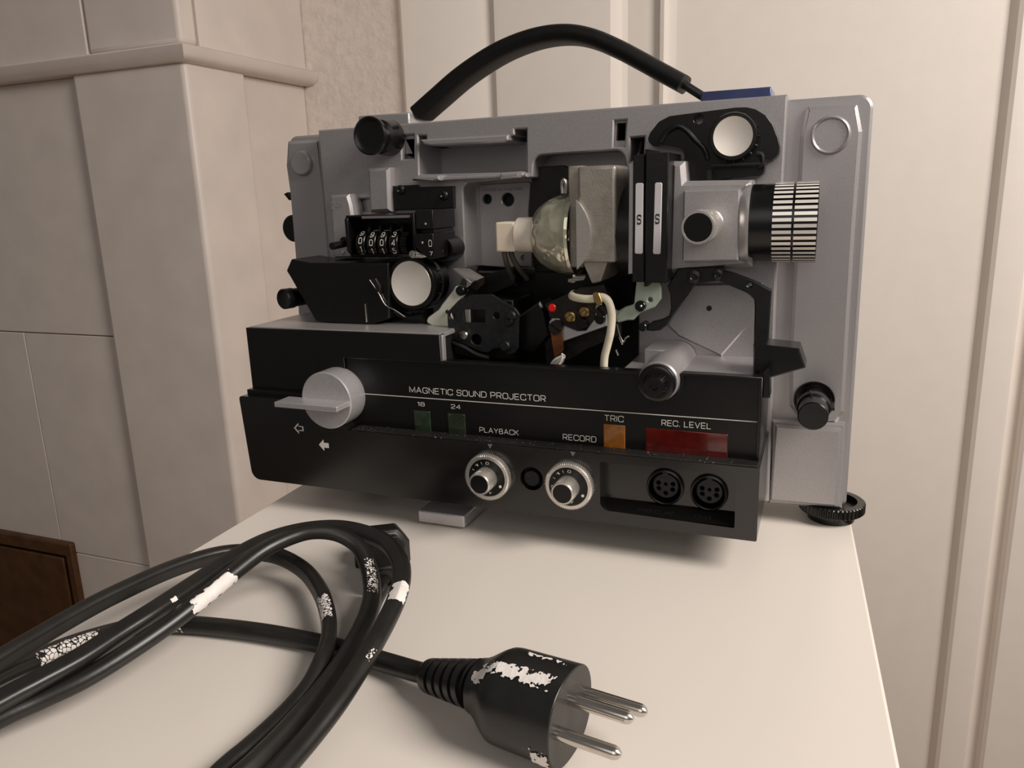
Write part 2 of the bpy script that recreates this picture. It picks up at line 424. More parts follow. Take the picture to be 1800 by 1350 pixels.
tile(-2.2, xe, YS+.016, YS+.05, zj+g, zc)
tile(-2.2, xj-g, YS+.016, YS+.05, zk+g, zj-g); tile(xj+g, xe, YS+.016, YS+.05, zk+g, zj-g)
tile(-2.2, xe, YS+.016, YS+.05, FLOOR, zk-g)
tile(XS-.08, XS-.014, YP-.02, YW-.002, FLOOR, zc)
# cornice moulding, mitred round the corner
bm = new()
prc = [(0, zc), (.010, zc+.002), (.019, zc+.010), (.022, zc+.022), (.020, zt-.012), (.010, zt-.002), (-.02, zt)]
def ring(x, y, sx, sy):
    return [bm.verts.new((x+sx*d, y+sy*d, z)) for d, z in prc]+[bm.verts.new((x-.05*(sx != 0), y+.05*(sy != 0), zt)), bm.verts.new((x-.05*(sx != 0), y+.05*(sy != 0), zc))]
rows = [ring(-2.2, YS, 0, -1), ring(XS, YS, 1, -1), ring(XS, YW-.002, 1, 0)]
for A, B in zip(rows, rows[1:]):
    for i in range(len(A)):
        j = (i+1) % len(A); bm.faces.new((A[i], A[j], B[j], B[i]))
bm.faces.new(rows[0]); bm.faces.new(rows[2]); obj('cornice', bm, 'tile', stove, angle=50)
xu = at(146, 40, y=YS+.006).x; yu = at(345, 30, x=XS-.006).y
tile(-2.2, xu-g, YS+.006, YS+.05, zt+g, 1.5); tile(xu+g, XS-.006, YS+.006, yu-g, zt+g, 1.5, .008); tile(XS-.06, XS-.006, yu+g, YW-.002, zt+g, 1.5)

# the brown framed door low in the stove's front
yc_ = YS+.004
xr = at(122, 957, y=yc_).x; zt2 = at(60, 946, y=yc_).z; xl = xr-.42; zb2 = zt2-.34; fw = .030
bm = new(); prism(bm, [(xl, zb2), (xr, zb2), (xr, zt2), (xl, zt2)], yc_, YS+.03, [[(xl+fw, zb2+fw), (xr-fw*.62, zb2+fw), (xr-fw*.62, zt2-fw), (xl+fw, zt2-fw)]]); sd = obj('stove_door', bm, 'wood', stove, .004, 3, label='brown framed door')
bm = new(); box(bm, xl+fw-.002, xr-fw*.62+.002, yc_+.012, YS+.03, zb2+fw-.002, zt2-fw+.002); obj('door_rebate', bm, 'wooddark', sd)
bm = new(); box(bm, xl+fw+.01, xr-fw*.62-.014, yc_+.004, yc_+.014, zb2+fw+.01, zt2-fw-.007); obj('door_panel', bm, 'wood', sd, .003)

# ------------------------------------------------------------------ white cabinet the projector stands on
tab = thing('cabinet', 'white lacquered cabinet whose top carries the projector and the coiled power cord', 'cabinet', (.16, -.08, FLOOR))
e0 = at(1495.8, 913.9, z=ZT); e1 = at(1583.2, 1350, z=ZT); e2 = at(528, 853, z=ZT); e3 = at(320, 978, z=ZT)
dr = (e1-e0).normalized(); dl = (e3-e2).normalized()
def along(p, d, y): return p+d*((y-p.y)/d.y)
yb, yf = .112, -.262
c4 = [along(e2, dl, yf), along(e0, dr, yf), along(e0, dr, yb), along(e2, dl, yb)]
def quadbox(bm, q, z0, z1, inset=0):
    c = sum(q, Vector())/4
    Q = [p+(c-p).normalized()*inset for p in q]
    A = [bm.verts.new((p.x, p.y, z0)) for p in Q]; B = [bm.verts.new((p.x, p.y, z1)) for p in Q]
    bm.faces.new(A); bm.faces.new(B)
    for i in range(4): bm.faces.new((A[i], A[(i+1) % 4], B[(i+1) % 4], B[i]))
bm = new(); quadbox(bm, c4, ZT-.018, ZT); obj('cabinet_top', bm, 'table', tab, .0012, 3)
bm = new(); quadbox(bm, c4, FLOOR, ZT-.018, .006); obj('cabinet_body', bm, 'table', tab, .002)

# ================================================================== the projector
P = thing('film_projector', 'silver and black film projector with its side cover off, standing on the white cabinet', 'projector', (.15, .06, ZT))

# rear case: a rounded plate with an opening behind the silver chassis
x0, x1 = -.003, .3062; z0, z1 = -.0065, .1858
bm = new(); prism(bm, rnd([(x0-.004, z0+.01), (x1+.0008, z0), (x1, z1), (x0, z1-.001)], [.004, .003, .006, .006], 6), YR, .105, [[(.03, .012), (.262, .012), (.262, .180), (.03, .180)]], ch=.0012)
obj('rear_case', bm, 'silver', P)
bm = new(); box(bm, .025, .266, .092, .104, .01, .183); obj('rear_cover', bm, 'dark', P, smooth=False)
# raised relief on the right wing, with its round boss
def relief(name, pts, y0, y1, r, m='silver'): return plate(name, pts, y0, y1, m, P, r=r, ch=.0016)
relief('raised_panel', [(1418, 187.5), (1507, 183), (1516, 231), (1503, 400), (1493, 560), (1484, 725), (1470, 746), (1412, 746), (1388, 715), (1389, 600), (1396, 460), (1407, 239)], YR-.0028, YR+.002, .0012)
bm = new(); c = at(1460, 237.5, y=YR-.0035); R = rad(1460, 237, YR-.0035, 33)
lathe(bm, (c.x, YR-.0042, c.z), (0, 1, 0), [(.0010, 0), (.0010, R*.80), (.0004, R*.85), (0, R*.90), (.0004, R*.96), (.0018, R*1.04), (.0045, R*1.05), (.0045, 0)], 48); obj('round_boss', bm, 'silver', P)
# left wing relief and boss
relief('raised_panel', [(504, 248), (561, 245.5), (571, 340), (580, 450), (584, 560), (523, 560), (517, 447), (508, 341), (501, 291)], YR-.004, YR+.002, .001)
bm = new(); c = at(529, 287, y=YR-.006); R = rad(529, 287, YR-.006, 21)
lathe(bm, (c.x, YR-.0068, c.z), (0, 1, 0), [(.0002, 0), (0, R*.88), (.0007, R*.97), (.0045, R*1.06), (.0045, 0)], 48); obj('round_boss', bm, 'silver', P)
# wheel showing behind the left edge
bm = new(); c = at(511, 401, y=.088); lathe(bm, (c.x+.006, .082, c.z), (0, 1, 0), [(0, 0), (0, .0072), (.001, .0082), (.012, .0082), (.013, 0)], 32); obj('drive_wheel', bm, 'black', P)
plate('rear_hook', [(499, 341), (508, 352), (508, 346), (505, 338)], .074, .09, 'black', P, bevel=0)
# lower right block
plate('corner_block', [(1362, 747), (1479, 756), (1471, 892), (1352, 881)], .0595, .085, 'silver', P, bevel=.0012)
plate('corner_step', [(1356, 738), (1486, 745), (1480, 895), (1349, 886)], .0640, .085, 'silver', P, bevel=.0012)

# silver chassis with its openings
body_outer = [(560, 227), (1384, 166), (1375, 330), (1364, 480), (1357, 690), (1351, 882), (520, 882), (520, 570)]
bo = pp(body_outer, YB); bo[0] = (bo[0][0]-.0005, bo[1][1]-.0008); bo[-2] = (.026, bo[-3][1]); bo[-1] = (.0275, .085)
tray = pp([(735, 238), (749, 238), (749, 245), (757, 250), (893, 240), (904, 237), (904, 227), (925.5, 226), (925.5, 302), (737, 306.5)], YB)
slot1 = pp([(705, 238), (727, 236), (727, 279), (707, 280)], YB); slot2 = pp([(1079.5, 212), (1101, 210.5), (1098, 257), (1078, 258)], YB)
cav = rnd(pp([(813, 322), (936, 312), (938, 273), (1096, 263), (1102, 300), (1118, 330), (1118, 500), (1122, 560), (1121, 690), (772, 690), (778, 585), (800, 520), (819, 470)], YB), [.004, .001, .005, .005, 0, 0, 0, 0, 0, 0, .002, .004, .002], 6)
notch = pp([(1108, 242), (1133, 240), (1131, 274), (1107, 285)], YB)
smallrec = pp([(622, 350.5), (648, 349), (648, 371), (624, 373)], YB)
bm = new(); prism(bm, bo, YB, .0885, [tray, slot1, slot2, cav, notch, smallrec], ch=.0007); obj('chassis', bm, 'silver', P, angle=25)
# closed backs of the openings
plate('tray_back', [(760, 262), (940, 250), (940, 318), (760, 322)], .0815, .0905, 'silver', P, bevel=0)
for (a, b, c_, d) in ((698, 230, 735, 290), (1072, 205, 1107, 262), (1109, 235, 1145, 300)):
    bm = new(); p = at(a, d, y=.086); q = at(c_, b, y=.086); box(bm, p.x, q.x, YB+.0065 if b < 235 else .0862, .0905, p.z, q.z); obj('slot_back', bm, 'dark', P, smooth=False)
for o_, h_ in (([(705, 238), (727, 236), (727, 279), (707, 280)], [(711, 246), (726, 245), (726, 268), (711, 269)]), ([(1079.5, 212), (1101, 210.5), (1098, 257), (1078, 258)], [(1082.5, 216), (1098, 215), (1096.5, 246), (1081, 247)])):
    bm = new(); oo = pp(o_, YB); hh_ = pp(h_, YB); prism(bm, offset(oo, -.0002 if area2(oo) > 0 else .0002), YB+.0022, YB+.006, [hh_], ch=.0004); obj('slot_frame', bm, 'silver', P)
plate('recess_back', [(618, 345), (655, 345), (655, 378), (618, 378)], .0585, .070, 'silver', P, bevel=0)
# tongue reaching out over the tray, ledge and pads below it
plate('tray_tongue', [(738, 245.5), (893, 236.5), (893, 246), (886, 250), (756, 256), (744, 253)], YB-.003, .0815, 'silver', P, bevel=.0008)
plate('ledge', [(772, 311), (926, 304), (926, 311), (772, 318.5)], YB-.004, YB+.003, 'silver', P, bevel=.0006)
plate('ledge_pad', [(723, 313.5), (729, 309.5), (772, 307.5), (772, 317), (760, 320.5), (723, 317.5)], YB-.008, YB+.002, 'silver', P, ch=.0010)
plate('ledge_pad', [(878.5, 303.5), (914, 301), (911, 312), (878.5, 314.5)], YB-.008, YB+.002, 'silver', P, ch=.0010)
# raised vertical rib
plate('rib', [(645, 296), (683, 294), (686, 372), (649, 374)], YB-.006, YB+.002, 'silver', P, ch=.0016)
# deep silver wall with two holes behind the lamp foot
YC = .0715
wl = plate('recess_wall', [(812, 306), (1010, 296), (1010, 480), (879, 470), (845, 467), (812, 470)], YC, YC+.003, 'silver', P,
      holes=[hole(856, 350, YC, 8.5), hole(892.5, 351, YC, 11.5)], bevel=.0003)
plate('raised_plate', [(841, 325), (933, 319), (929, 372), (929, 470), (879, 469), (847, 467)], YC-.0012, YC+.001, 'silver', wl,
      holes=[hole(856, 350, YC-.0012, 8.7), hole(892.5, 351, YC-.0012, 11.7)], r=.0016)
word('embossed_lettering', 'MADE IN AUSTRIA', (851, 334.5), (919, 331), 5.5, YC-.0013, 'silverdark', wl, th=.0001)
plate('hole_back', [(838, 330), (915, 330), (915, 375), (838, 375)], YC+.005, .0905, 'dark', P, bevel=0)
plate('upper_recess_wall', [(925, 250), (1120, 245), (1125, 480), (925, 340)], .0745, .0905, 'silver', P, bevel=0)
plate('hole_plate', [(904, 441), (935, 442), (935, 469), (904, 468)], YC-.003, YC+.002, 'silver', P, holes=[hole(920, 453, YC-.003, 4.5)], bevel=.0002)
# dark inside of the mechanism bay
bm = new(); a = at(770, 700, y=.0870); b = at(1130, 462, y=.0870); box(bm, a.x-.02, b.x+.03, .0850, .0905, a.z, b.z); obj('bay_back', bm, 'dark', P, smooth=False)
bm = new(); a = at(840, 535, y=.062); b = at(1115, 478, y=.062); box(bm, a.x, b.x, .062, .084, a.z, b.z); obj('bay_block', bm, 'black', P, .001)
plate('bay_bracket', [(868, 478), (905, 468), (905, 500), (845, 525), (853, 486)], .052, .06, 'blackmetal', P)
plate('heat_shield', [(936.5, 294), (990, 290.5), (1010, 300), (1010, 501), (952, 501), (938, 470), (929, 369)], .064, .068, 'blackmetal', P, r=.0008)

# handle mounts and the strap handle
bm = new(); a = at(630, 215, y=.062); b = at(718.5, 197, y=.062); box(bm, a.x, b.x, .062, .088, .18, b.z); obj('handle_mount', bm, 'silver', P, .0008)
bm = new(); a = at(1232, 168, y=.066); b = at(1356, 152, y=.066); box(bm, a.x, b.x, .066, .092, .18, b.z); obj('handle_mount', bm, 'blue_glint', P, .0006, label='dark handle mount with a blue reflection in its colour')
YH = .078
hp = [(742, 200), (775, 171), (812, 139), (850, 112), (888, 90), (930, 73), (970, 63.5), (1010, 62), (1048, 70), (1089, 87.5), (1128, 108), (1166, 129), (1203, 149)]
path = spline([at(a, b, y=YH) for a, b in hp], 8)
def strap(q):
    c_, s_ = math.cos(q), math.sin(q); return (.0115*math.copysign(abs(c_)**.55, c_), .0043*math.copysign(abs(s_)**.7, s_))
bm = new(); tube(bm, path, 0, 28, strap); hd = obj('handle', bm, 'strap', P)
for a_, b_ in (((1198, 146), (1236, 170)), ((750, 194), (722, 211))):
    bm = new(); tube(bm, [at(*a_, y=YH), at(*b_, y=YH)], .0021, 14); obj('handle_rod', bm, 'blackmetal', hd)

# top left spool spindle: a black flanged knob
bm = new(); c = at(648.5, 238.5, y=.0343); R = rad(648.5, 238.5, .0343, 33)
lathe(bm, (c.x, .0343, c.z), (0, 1, 0), [(.0004, 0), (.0010, R*.55), (.0005, R*.86), (0, R*.93), (.0006, R), (.0022, R), (.0035, R*.82), (.0062, R*.70), (.0095, R*.72), (.0105, R*.90), (.016, R*.97), (.0207, R*.97), (.0207, 0)], 56)
obj('spindle_knob', bm, 'black', P)

# black plate with two screws and the film counter under it
bp_ = plate('counter_bracket', [(685, 327), (733, 325), (734, 329), (797, 327), (798, 366), (686, 370)], YB-.0025, YB+.001, 'blackmetal', P)
for q in ((704, 334), (780, 343.5)):
    bm = new(); c = at(*q, y=YB-.0028); R = rad(*q, YB, 8.5)
    lathe(bm, (c.x, YB-.0040, c.z), (0, 1, 0), [(.0006, 0), (.0006, R*.3), (0, R*.5), (.0003, R*.9), (.0006, R), (.0018, R)], 24); obj('screw', bm, 'blackmetal', bp_)
YK = .026
def kx(px, py=410): return at(px, py, y=YK).x
def kz(py, px=680): return at(px, py, y=YK).z
cnt_x0, cnt_x1, cnt_x2 = kx(609), kx(727), kx(761)
kz0, kz1 = kz(453), kz(374)
bm = new()
prf = [(0, kz1), (.024, kz1), (.024, kz0), (.002, kz0), (0, kz(447)), (0, kz(440)), (.0, kz1)]
def side(x_a, x_b, prof2):
    A = [bm.verts.new((x_a, YK+d, z)) for d, z in prof2]; B = [bm.verts.new((x_b, YK+d, z)) for d, z in prof2]
    bm.faces.new(A); bm.faces.new(B)
    for i in range(len(A)):
        j = (i+1) % len(A); bm.faces.new((A[i], A[j], B[j], B[i]))
zz = lambda py: kz(py)
side(cnt_x0-.0003, cnt_x0+.0016, [(-.0005, zz(384)), (.002, zz(377)), (.028, zz(377)), (.028, kz0), (.004, kz0+.0002), (-.0005, zz(440))])
side(cnt_x1-.0004, cnt_x1+.0010, [(-.0005, zz(376)), (.028, zz(376)), (.028, kz0), (.004, kz0), (-.0005, zz(440))])
side(cnt_x0, cnt_x1, [(.0005, zz(377)), (.028, zz(377)), (.028, zz(381)), (.0005, zz(381))])
side(cnt_x0, cnt_x1, [(.003, kz0), (.028, kz0), (.028, kz0+.0015), (.0015, kz0+.0015)])
side(cnt_x0, cnt_x1, [(.018, kz0), (.028, kz0), (.028, kz1-.002), (.018, kz1-.002)])
counter = obj('film_counter', bm, 'black', P, .0003)
# the counter's own pieces
bm = new(); box(bm, kx(637), kx(722), YK+.0004, YK+.0016, zz(383.5), zz(379)); obj('counter_strip', bm, 'silverdark', counter)
bm = new(); box(bm, cnt_x1+.001, cnt_x2, YK+.0008, YK+.026, zz(404), zz(371)); box(bm, cnt_x1+.0018, cnt_x2-.001, YK+.004, YK+.026, zz(412), zz(404)); obj('end_block', bm, 'blackmetal', counter, .0003)
bm = new(); prism(bm, [(cnt_x1+.0012, zz(412)), (cnt_x2+.0006, zz(411)), (cnt_x2+.0008, zz(455)), (cnt_x2-.0024, zz(456)), (cnt_x1+.0012, zz(434))], YK-.0012, YK+.024)
pk = obj('end_panel', bm, 'black', counter, .0003)
bm = new(); word_into(bm, 'O', (kx(757.5), YK-.0013, zz(428)), (1, 0, 0), (0, 0, 1), .0019, .0034)
word_into(bm, '7', (kx(758.5), YK-.0013, zz(445.5)), (1, 0, 0), (0, 0, 1), .0018, .0019); obj('lettering', bm, 'white', pk, smooth=False)
bm = new()
for q in ((747.5, 393.5, .0005), (742, 426.5, -.0015)):
    c = at(q[0], q[1], y=YK+q[2]); lathe(bm, (c.x, YK+q[2]-.0004, c.z), (0, 1, 0), [(0, 0), (0, .0004), (.0003, .0007), (.001, .0007)], 14)
obj('rivet', bm, 'chrome', counter)
wr = .0068; wy = YK+.0070; wz = zz(430)
digits = [('9', '0', '1', '2'), ('9', '0', '1', '2'), ('9', '0', '1', '2'), ('3', '4', '5', '6')]
pxs = [631.5, 650.5, 669.5, 689.5]; base_off = [.0, -.16, -.16, -.16]
for k in range(4):
    xa, xb = kx(pxs[k]-9), kx(pxs[k]+6.5)
    bm = new(); lathe(bm, (xa, wy, wz), (1, 0, 0), [(0, 0), (0, wr-.0004), (.0003, wr), (xb-xa-.0003, wr), (xb-xa, wr-.0004), (xb-xa, 0)], 40); w = obj('number_wheel', bm, 'black', counter)
    bm = new()
    d0 = int(digits[k][0])
    for j in range(-2, 4):
        ang = base_off[k]+(1.5-j)*math.radians(36)
        n = Vector((0, -math.cos(ang), math.sin(ang))); up = Vector((0, math.sin(ang), math.cos(ang)))
        word_into(bm, str((d0+j) % 10), Vector((kx(pxs[k]), wy, wz))+n*(wr+.00003), (1, 0, 0), up, .0021 if (d0+j) % 10 != 1 else .0010, .0033)
    obj('digit', bm, 'white', w, smooth=False)
    bm = new(); lathe(bm, (xb, wy+.0015, wz+.0066), (1, 0, 0), [(0, 0), (0, .0036), (.0012, .0036), (.0012, 0)], 28); obj('transfer_gear', bm, 'brownmetal', counter)
bm = new(); lathe(bm, (kx(699), wy, wz), (1, 0, 0), [(0, 0), (0, .0060), (.0034, .0060), (.0034, 0)], teeth=24, depth=.0005); obj('drive_gear', bm, 'black', counter)
bm = new(); a = at(583, 433, y=YK-.005); c = at(606, 428, y=YK+.004); tube(bm, [a, a*.5+c*.5, c, c+Vector((.002, .003, .001))], .0019, 14); lathe(bm, c+Vector((-.0004, 0, .0008)), (0, 1, 0), [(0, 0), (0, .0027), (.005, .0027), (.005, 0)], 16); obj('reset_lever', bm, 'black', counter)
bm = new(); a = at(723, 446.5, y=YK-.004); b = at(746, 448, y=YK+.006); d = (b-a); L_ = d.length
pr_ = [(0, 0), (0, .0015), (.0004, .0019), (.0012, .0019), (.0012, .0015)]
k = .0014
while k < L_: pr_ += [(k, .0014), (k+.0004, .0018), (k+.0008, .0014)]; k += .0011
lathe(bm, a, d, pr_+[(L_, 0)], 20); obj('adjusting_screw', bm, 'chrome', counter)
# roller behind the counter
bm = new(); c = at(781, 438, y=.043); R = rad(781, 438, .043, 21)
lathe(bm, (c.x, .040, c.z), (0, 1, 0), [(.006, 0), (.006, R*.70), (0, R*.80), (0, R), (.015, R), (.015, 0)], 36); lathe(bm, (c.x-.004, .034, c.z-.001), (1, .5, 0), [(0, 0), (0, .0028), (.007, .0032), (.007, 0)], 20); obj('guide_roller', bm, 'black', P)
# speed lever marked 24
lv = plate('speed_lever', [(579, 343), (611.5, 341), (617, 360), (622, 392), (624, 454), (586, 455)], .045, YB+.001, 'silver', P, ch=.0014)
word('embossed_number', '24', (582.5, 361.5), (600, 359.5), 14, .0449, 'alu', lv, th=.0003)
bm = new(); cyl(bm, 601.5, 443.5, .0442, .048, 4, 16); obj('screw', bm, 'silver_smooth', lv)

# black sound head cover standing on the silver deck
ZD = .0836
yh = at(600, 569, z=ZD).y
bm = new()
prism(bm, pp([(546, 462), (683, 462), (684, 560), (651, 571), (555, 565), (541, 541), (519, 503), (510, 487), (503, 476), (512, 455)], yh), yh, YB-.001)
hc = obj('sound_head_cover', bm, 'black', P, .0008, 3)
bm = new(); c = at(497, 526, y=yh-.001); R = rad(497, 526, yh-.001, 18); lathe(bm, (c.x, yh-.001, c.z), (.25, 1, 0), [(.0008, 0), (.0005, R*.7), (0, R*.9), (.0006, R), (.006, R), (.0065, R*.92), (.012, R*.9), (.03, R*.9), (.03, 0)], 40); obj('guide_post', bm, 'black', hc)
bm = new(); tube(bm, [at(642, 534, y=yh-.0004), at(644.5, 566, y=yh-.0004)], .0004, 8); obj('seam', bm, 'chrome', hc)
bm = new(); tube(bm, spline([at(a, b, y=yh-.001) for a, b in ((650, 492), (664, 512), (677, 535), (694, 545), (712, 557))], 6), .0003, 8); obj('film_guide', bm, 'chrome', hc)
plate('latch', [(652, 492), (660, 489), (668, 504), (668, 517), (662, 512)], yh-.002, yh+.002, 'brownmetal', hc)
# lower sprocket with a spun cap
def sprocket(px, py, yf, rcap, rring, depth, teeth):
    c = at(px, py, y=yf); Rc = rad(px, py, yf, rcap); Rr = rad(px, py, yf, rring); bm = new()
    lathe(bm, (c.x, yf, c.z), (0, 1, 0), [(0.0012, 0), (.0012, Rc), (0, Rc), (0, Rr*.97), (.0007, Rr), (.0030, Rr), (.0036, Rr*.95), (depth*.6, Rr*.95), (depth*.62, Rr*1.02), (depth, Rr*1.02), (depth, 0)], 64)
    s = obj('sprocket', bm, 'black', P)
    bm = new(); lathe(bm, (c.x, yf-.0004, c.z), (0, 1, 0), [(.0016, 0), (.0006, Rc*.9), (.0004, Rc*.97), (.0008, Rc), (.0026, Rc), (.0026, 0)], 56); obj('spun_cap', bm, 'spun', s, label='pale spun aluminium cap')
    bm = new()
    for k in range(teeth):
        q = 2*PI*k/teeth; cx, cz = c.x+Rr*.96*math.cos(q), c.z+Rr*.96*math.sin(q)
        lathe(bm, (cx, yf+depth*.5, cz), (math.cos(q), 0, math.sin(q)), [(0, .0005), (.0011, .0002), (.0011, 0)], 6)
    obj('tooth', bm, 'brownmetal', s); return s
sprocket(722, 498.5, .0295, 40, 47, .0165, 14)
sprocket(1288, 239.5, .0355, 34.5, 41, .0150, 16)
bm = new(); tube(bm, spline([at(a, b, y=.034) for a, b in ((668, 520), (690, 545), (716, 557), (745, 556))], 6), .0016, 10); box(bm, *[at(724, 570, y=.036).x, at(748, 570, y=.036).x], .036, .046, at(735, 575, y=.036).z, at(735, 545, y=.036).z); obj('sprocket_shoe', bm, 'black', P)

# silver deck on top of the left front block
xd0, xd1 = .0035, .1190
bm = new(); prism(bm, rnd([(xd0, ZD-.0022), (xd1-.0003, ZD-.0022), (xd1-.0003, ZD), (xd0, ZD)], [0, 0, .0015, .001]), .0098, YB+.006, ch=.0004); dk = obj('deck', bm, 'silver', P)
bm = new(); box(bm, xd1-.0004, xd1+.0012, .0090, .0125, .0690, ZD-.0006); obj('deck_lip', bm, 'silver', dk, .0005, 3)
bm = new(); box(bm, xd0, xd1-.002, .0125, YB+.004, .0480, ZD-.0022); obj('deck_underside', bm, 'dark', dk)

# ---- front control box
bm = new()
kc = at(600, 700, y=.008)                       # centre of the big knob
lf = [(0.0005, .004), (.27, 0), (.27, .033)]
lower = rnd([(.0030, 0), (.27, 0), (.2700, .0332), (kc.x+.0155, .0332), (kc.x+.006, .0332), (kc.x, .0472), (0, .0472)], [.0055, .0008, .0008, 0, .002, .002, .0018], 6)
jr = pp([(1054, 812), (1293, 834), (1291, 928.5), (1055, 896)], 0)
jack_hole = rnd(jr, [.0008, .0008, .0008, .004], 5)
scr = hole(934.5, 841.5, 0, 21.5, 32)
prism(bm, lower, 0, YB+.005, [jack_hole, scr])
obj('lower_fascia', bm, 'fascia', P, .0006, 2)
bm = new(); box(bm, kc.x+.009, .2690, .0002+.0012, .0098, .0330, .0336); obj('dusty_ledge', bm, 'dusty', P, .0002)
bm = new(); box(bm, .0024, kc.x-.012, .0040, .0102, .0468, .0500); obj('step_rail', bm, 'black', P, .0004)
# upper fascia: left block with a frame running round the lettered panel
YU, YP_ = .008, .0094
zTop = at(1250, 659, y=YU).z
kn = at(1160, 667, y=YU); kr = rad(1160, 667, YU, 38)
xl_ = at(609.5, 690, y=YU).x
fr = .0011
def arc_top(zt_, r_):
    a_ = math.asin(max(-1, min(1, (zt_-kn.z)/r_)))
    return [(kn.x+r_*math.cos(q), kn.z+r_*math.sin(q)) for q in [a_+( -PI-2*a_)*k/20 for k in range(21)]]
outer = [(.0030, .0470), (.0030, .0832), (xd1, .0832), (xd1+.0002, zTop)]
arcO = arc_top(zTop, kr)
outer += [(arcO[-1][0]-.0015, zTop)]+list(reversed(arcO))+[(arcO[0][0]+.0015, zTop), (.2690, zTop), (.2690, .0330)]
zIn = zTop-fr; arcI = arc_top(zIn, kr+fr)
outer += [(.2690-fr*1.3, .0330), (.2690-fr*1.3, zIn), (arcI[0][0]+.0012, zIn)]+arcI+[(arcI[-1][0]-.0012, zIn), (xl_, zIn), (xl_, .0470)]
bm = new(); prism(bm, outer, YU, YP_+.004); obj('upper_fascia', bm, 'black', P, .00025, 1)
pin = [(xl_-.0005, .0325), (xl_-.0005, zIn+.0004), (arcI[-1][0]-.0012, zIn+.0004)]+list(reversed(arc_top(zIn+.0002, kr+fr*.8)))+[(.2690-fr, zIn+.0004), (.2690-fr, .0325)]
bm = new(); prism(bm, pin, YP_, YP_+.003); panel = obj('control_panel', bm, 'panel', P)
# right side wall and rear walls of the control box
bm = new(); prism(bm, [(.2668, .0325), (.2690, .0325), (.2690, zTop-.0002), (.2668, zTop-.0002)], YP_+.002, YB+.005)
obj('box_side', bm, 'black', P, .0002)
plate('side_lug', [(1341, 661), (1346, 649), (1353, 647), (1353, 700), (1341, 700)], .011, .022, 'black', P)
# printing on the panel
YT = YP_-.0001
word('lettering', 'MAGNETIC SOUND PROJECTOR', (720, 685.5), (959.5, 699.5), 12.5, YT, 'white', panel)
word('lettering', '18', (734, 709.5), (747, 710.5), 8, YT, 'white', panel); word('lettering', '24', (793, 714), (809.5, 715), 8.5, YT, 'white', panel)
word('lettering', 'PLAYBACK', (843, 754.5), (912, 760.5), 10, YT, 'white', panel)
word('lettering', 'RECORD', (989.5, 768), (1048.5, 772), 10.5, YT, 'white', panel)
word('lettering', 'TRIC', (1063, 734.5), (1096.5, 736.5), 11, YT, 'white', panel)
word('lettering', 'REC. LEVEL', (1163, 743), (1249.5, 749.5), 11.5, YT, 'white', panel)
a = at(628, 691, y=YT); b = at(1334, 742, y=YT); bm = new(); box(bm, a.x, b.x, YT-.0001, YT+.0004, b.z-.00017, b.z+.00017); obj('printed_line', bm, 'white', panel, smooth=False)
def window(name, pts, m):
    bm = new(); q = pp(pts, YP_-.0004); xa = (q[0][0]+q[3][0])/2; xb = (q[1][0]+q[2][0])/2; za = .0334; zb = (q[0][1]+q[1][1])/2
    box(bm, xa, xb, YP_-.0005, YP_+.001, za, zb); obj(name, bm, m, panel, .0003)
window('speed_window', [(727, 721), (756, 724), (757, 757), (729, 755)], 'green'); window('speed_window', [(787, 726), (817.5, 729), (818, 764), (788, 761)], 'green')
window('trick_window', [(1061, 745.5), (1099, 748), (1098.5, 792), (1060.5, 788)], 'amber'); window('level_meter', [(1134.5, 752), (1280, 764), (1278, 806), (1135, 795)], 'red')
# big silver selector with its bar
yk0 = -.0044; Rk = rad(573, 704.5, yk0, 51.5); cK = at(573, 704.5, y=yk0)
bm = new(); lathe(bm, (cK.x, yk0, cK.z), (0, 1, 0), [(0, 0), (0, Rk*.965), (.0005, Rk), (.0125, Rk), (.0138, Rk*.98), (.0138, 0)], 72); sk = obj('selector_knob', bm, 'silver_smooth', P)
yb0 = yk0-.0112
a = at(482, 712.5, y=yb0); b = at(592, 719, y=yb0); zb_ = (a.z+b.z)/2
bm = new(); box(bm, a.x, b.x, yb0, yk0+.001, zb_-.00135, zb_+.00135); obj('selector_bar', bm, 'silver_smooth', sk, .00035, 3)
# arrows under the selector
def arrow(px, py, s, outline):
    c = at(px, py, y=-.0001); k = rad(px, py, 0, s)
    pts = [(-1, 0), (-.05, .95), (-.05, .42), (.9, .42), (.9, -.42), (-.05, -.42), (-.05, -.95)]
    o = [(c.x+x*k, c.z+z*k) for x, z in pts]
    h = [[(c.x+.04*k+x*k*.72, c.z+z*k*.68) for x, z in pts]] if outline else []
    bm = new(); prism(bm, o, -.0002, .0003, h); obj('arrow_mark', bm, 'white', P, smooth=False)
arrow(525.5, 753, 10.5, True); arrow(569.5, 782.5, 10.5, False)
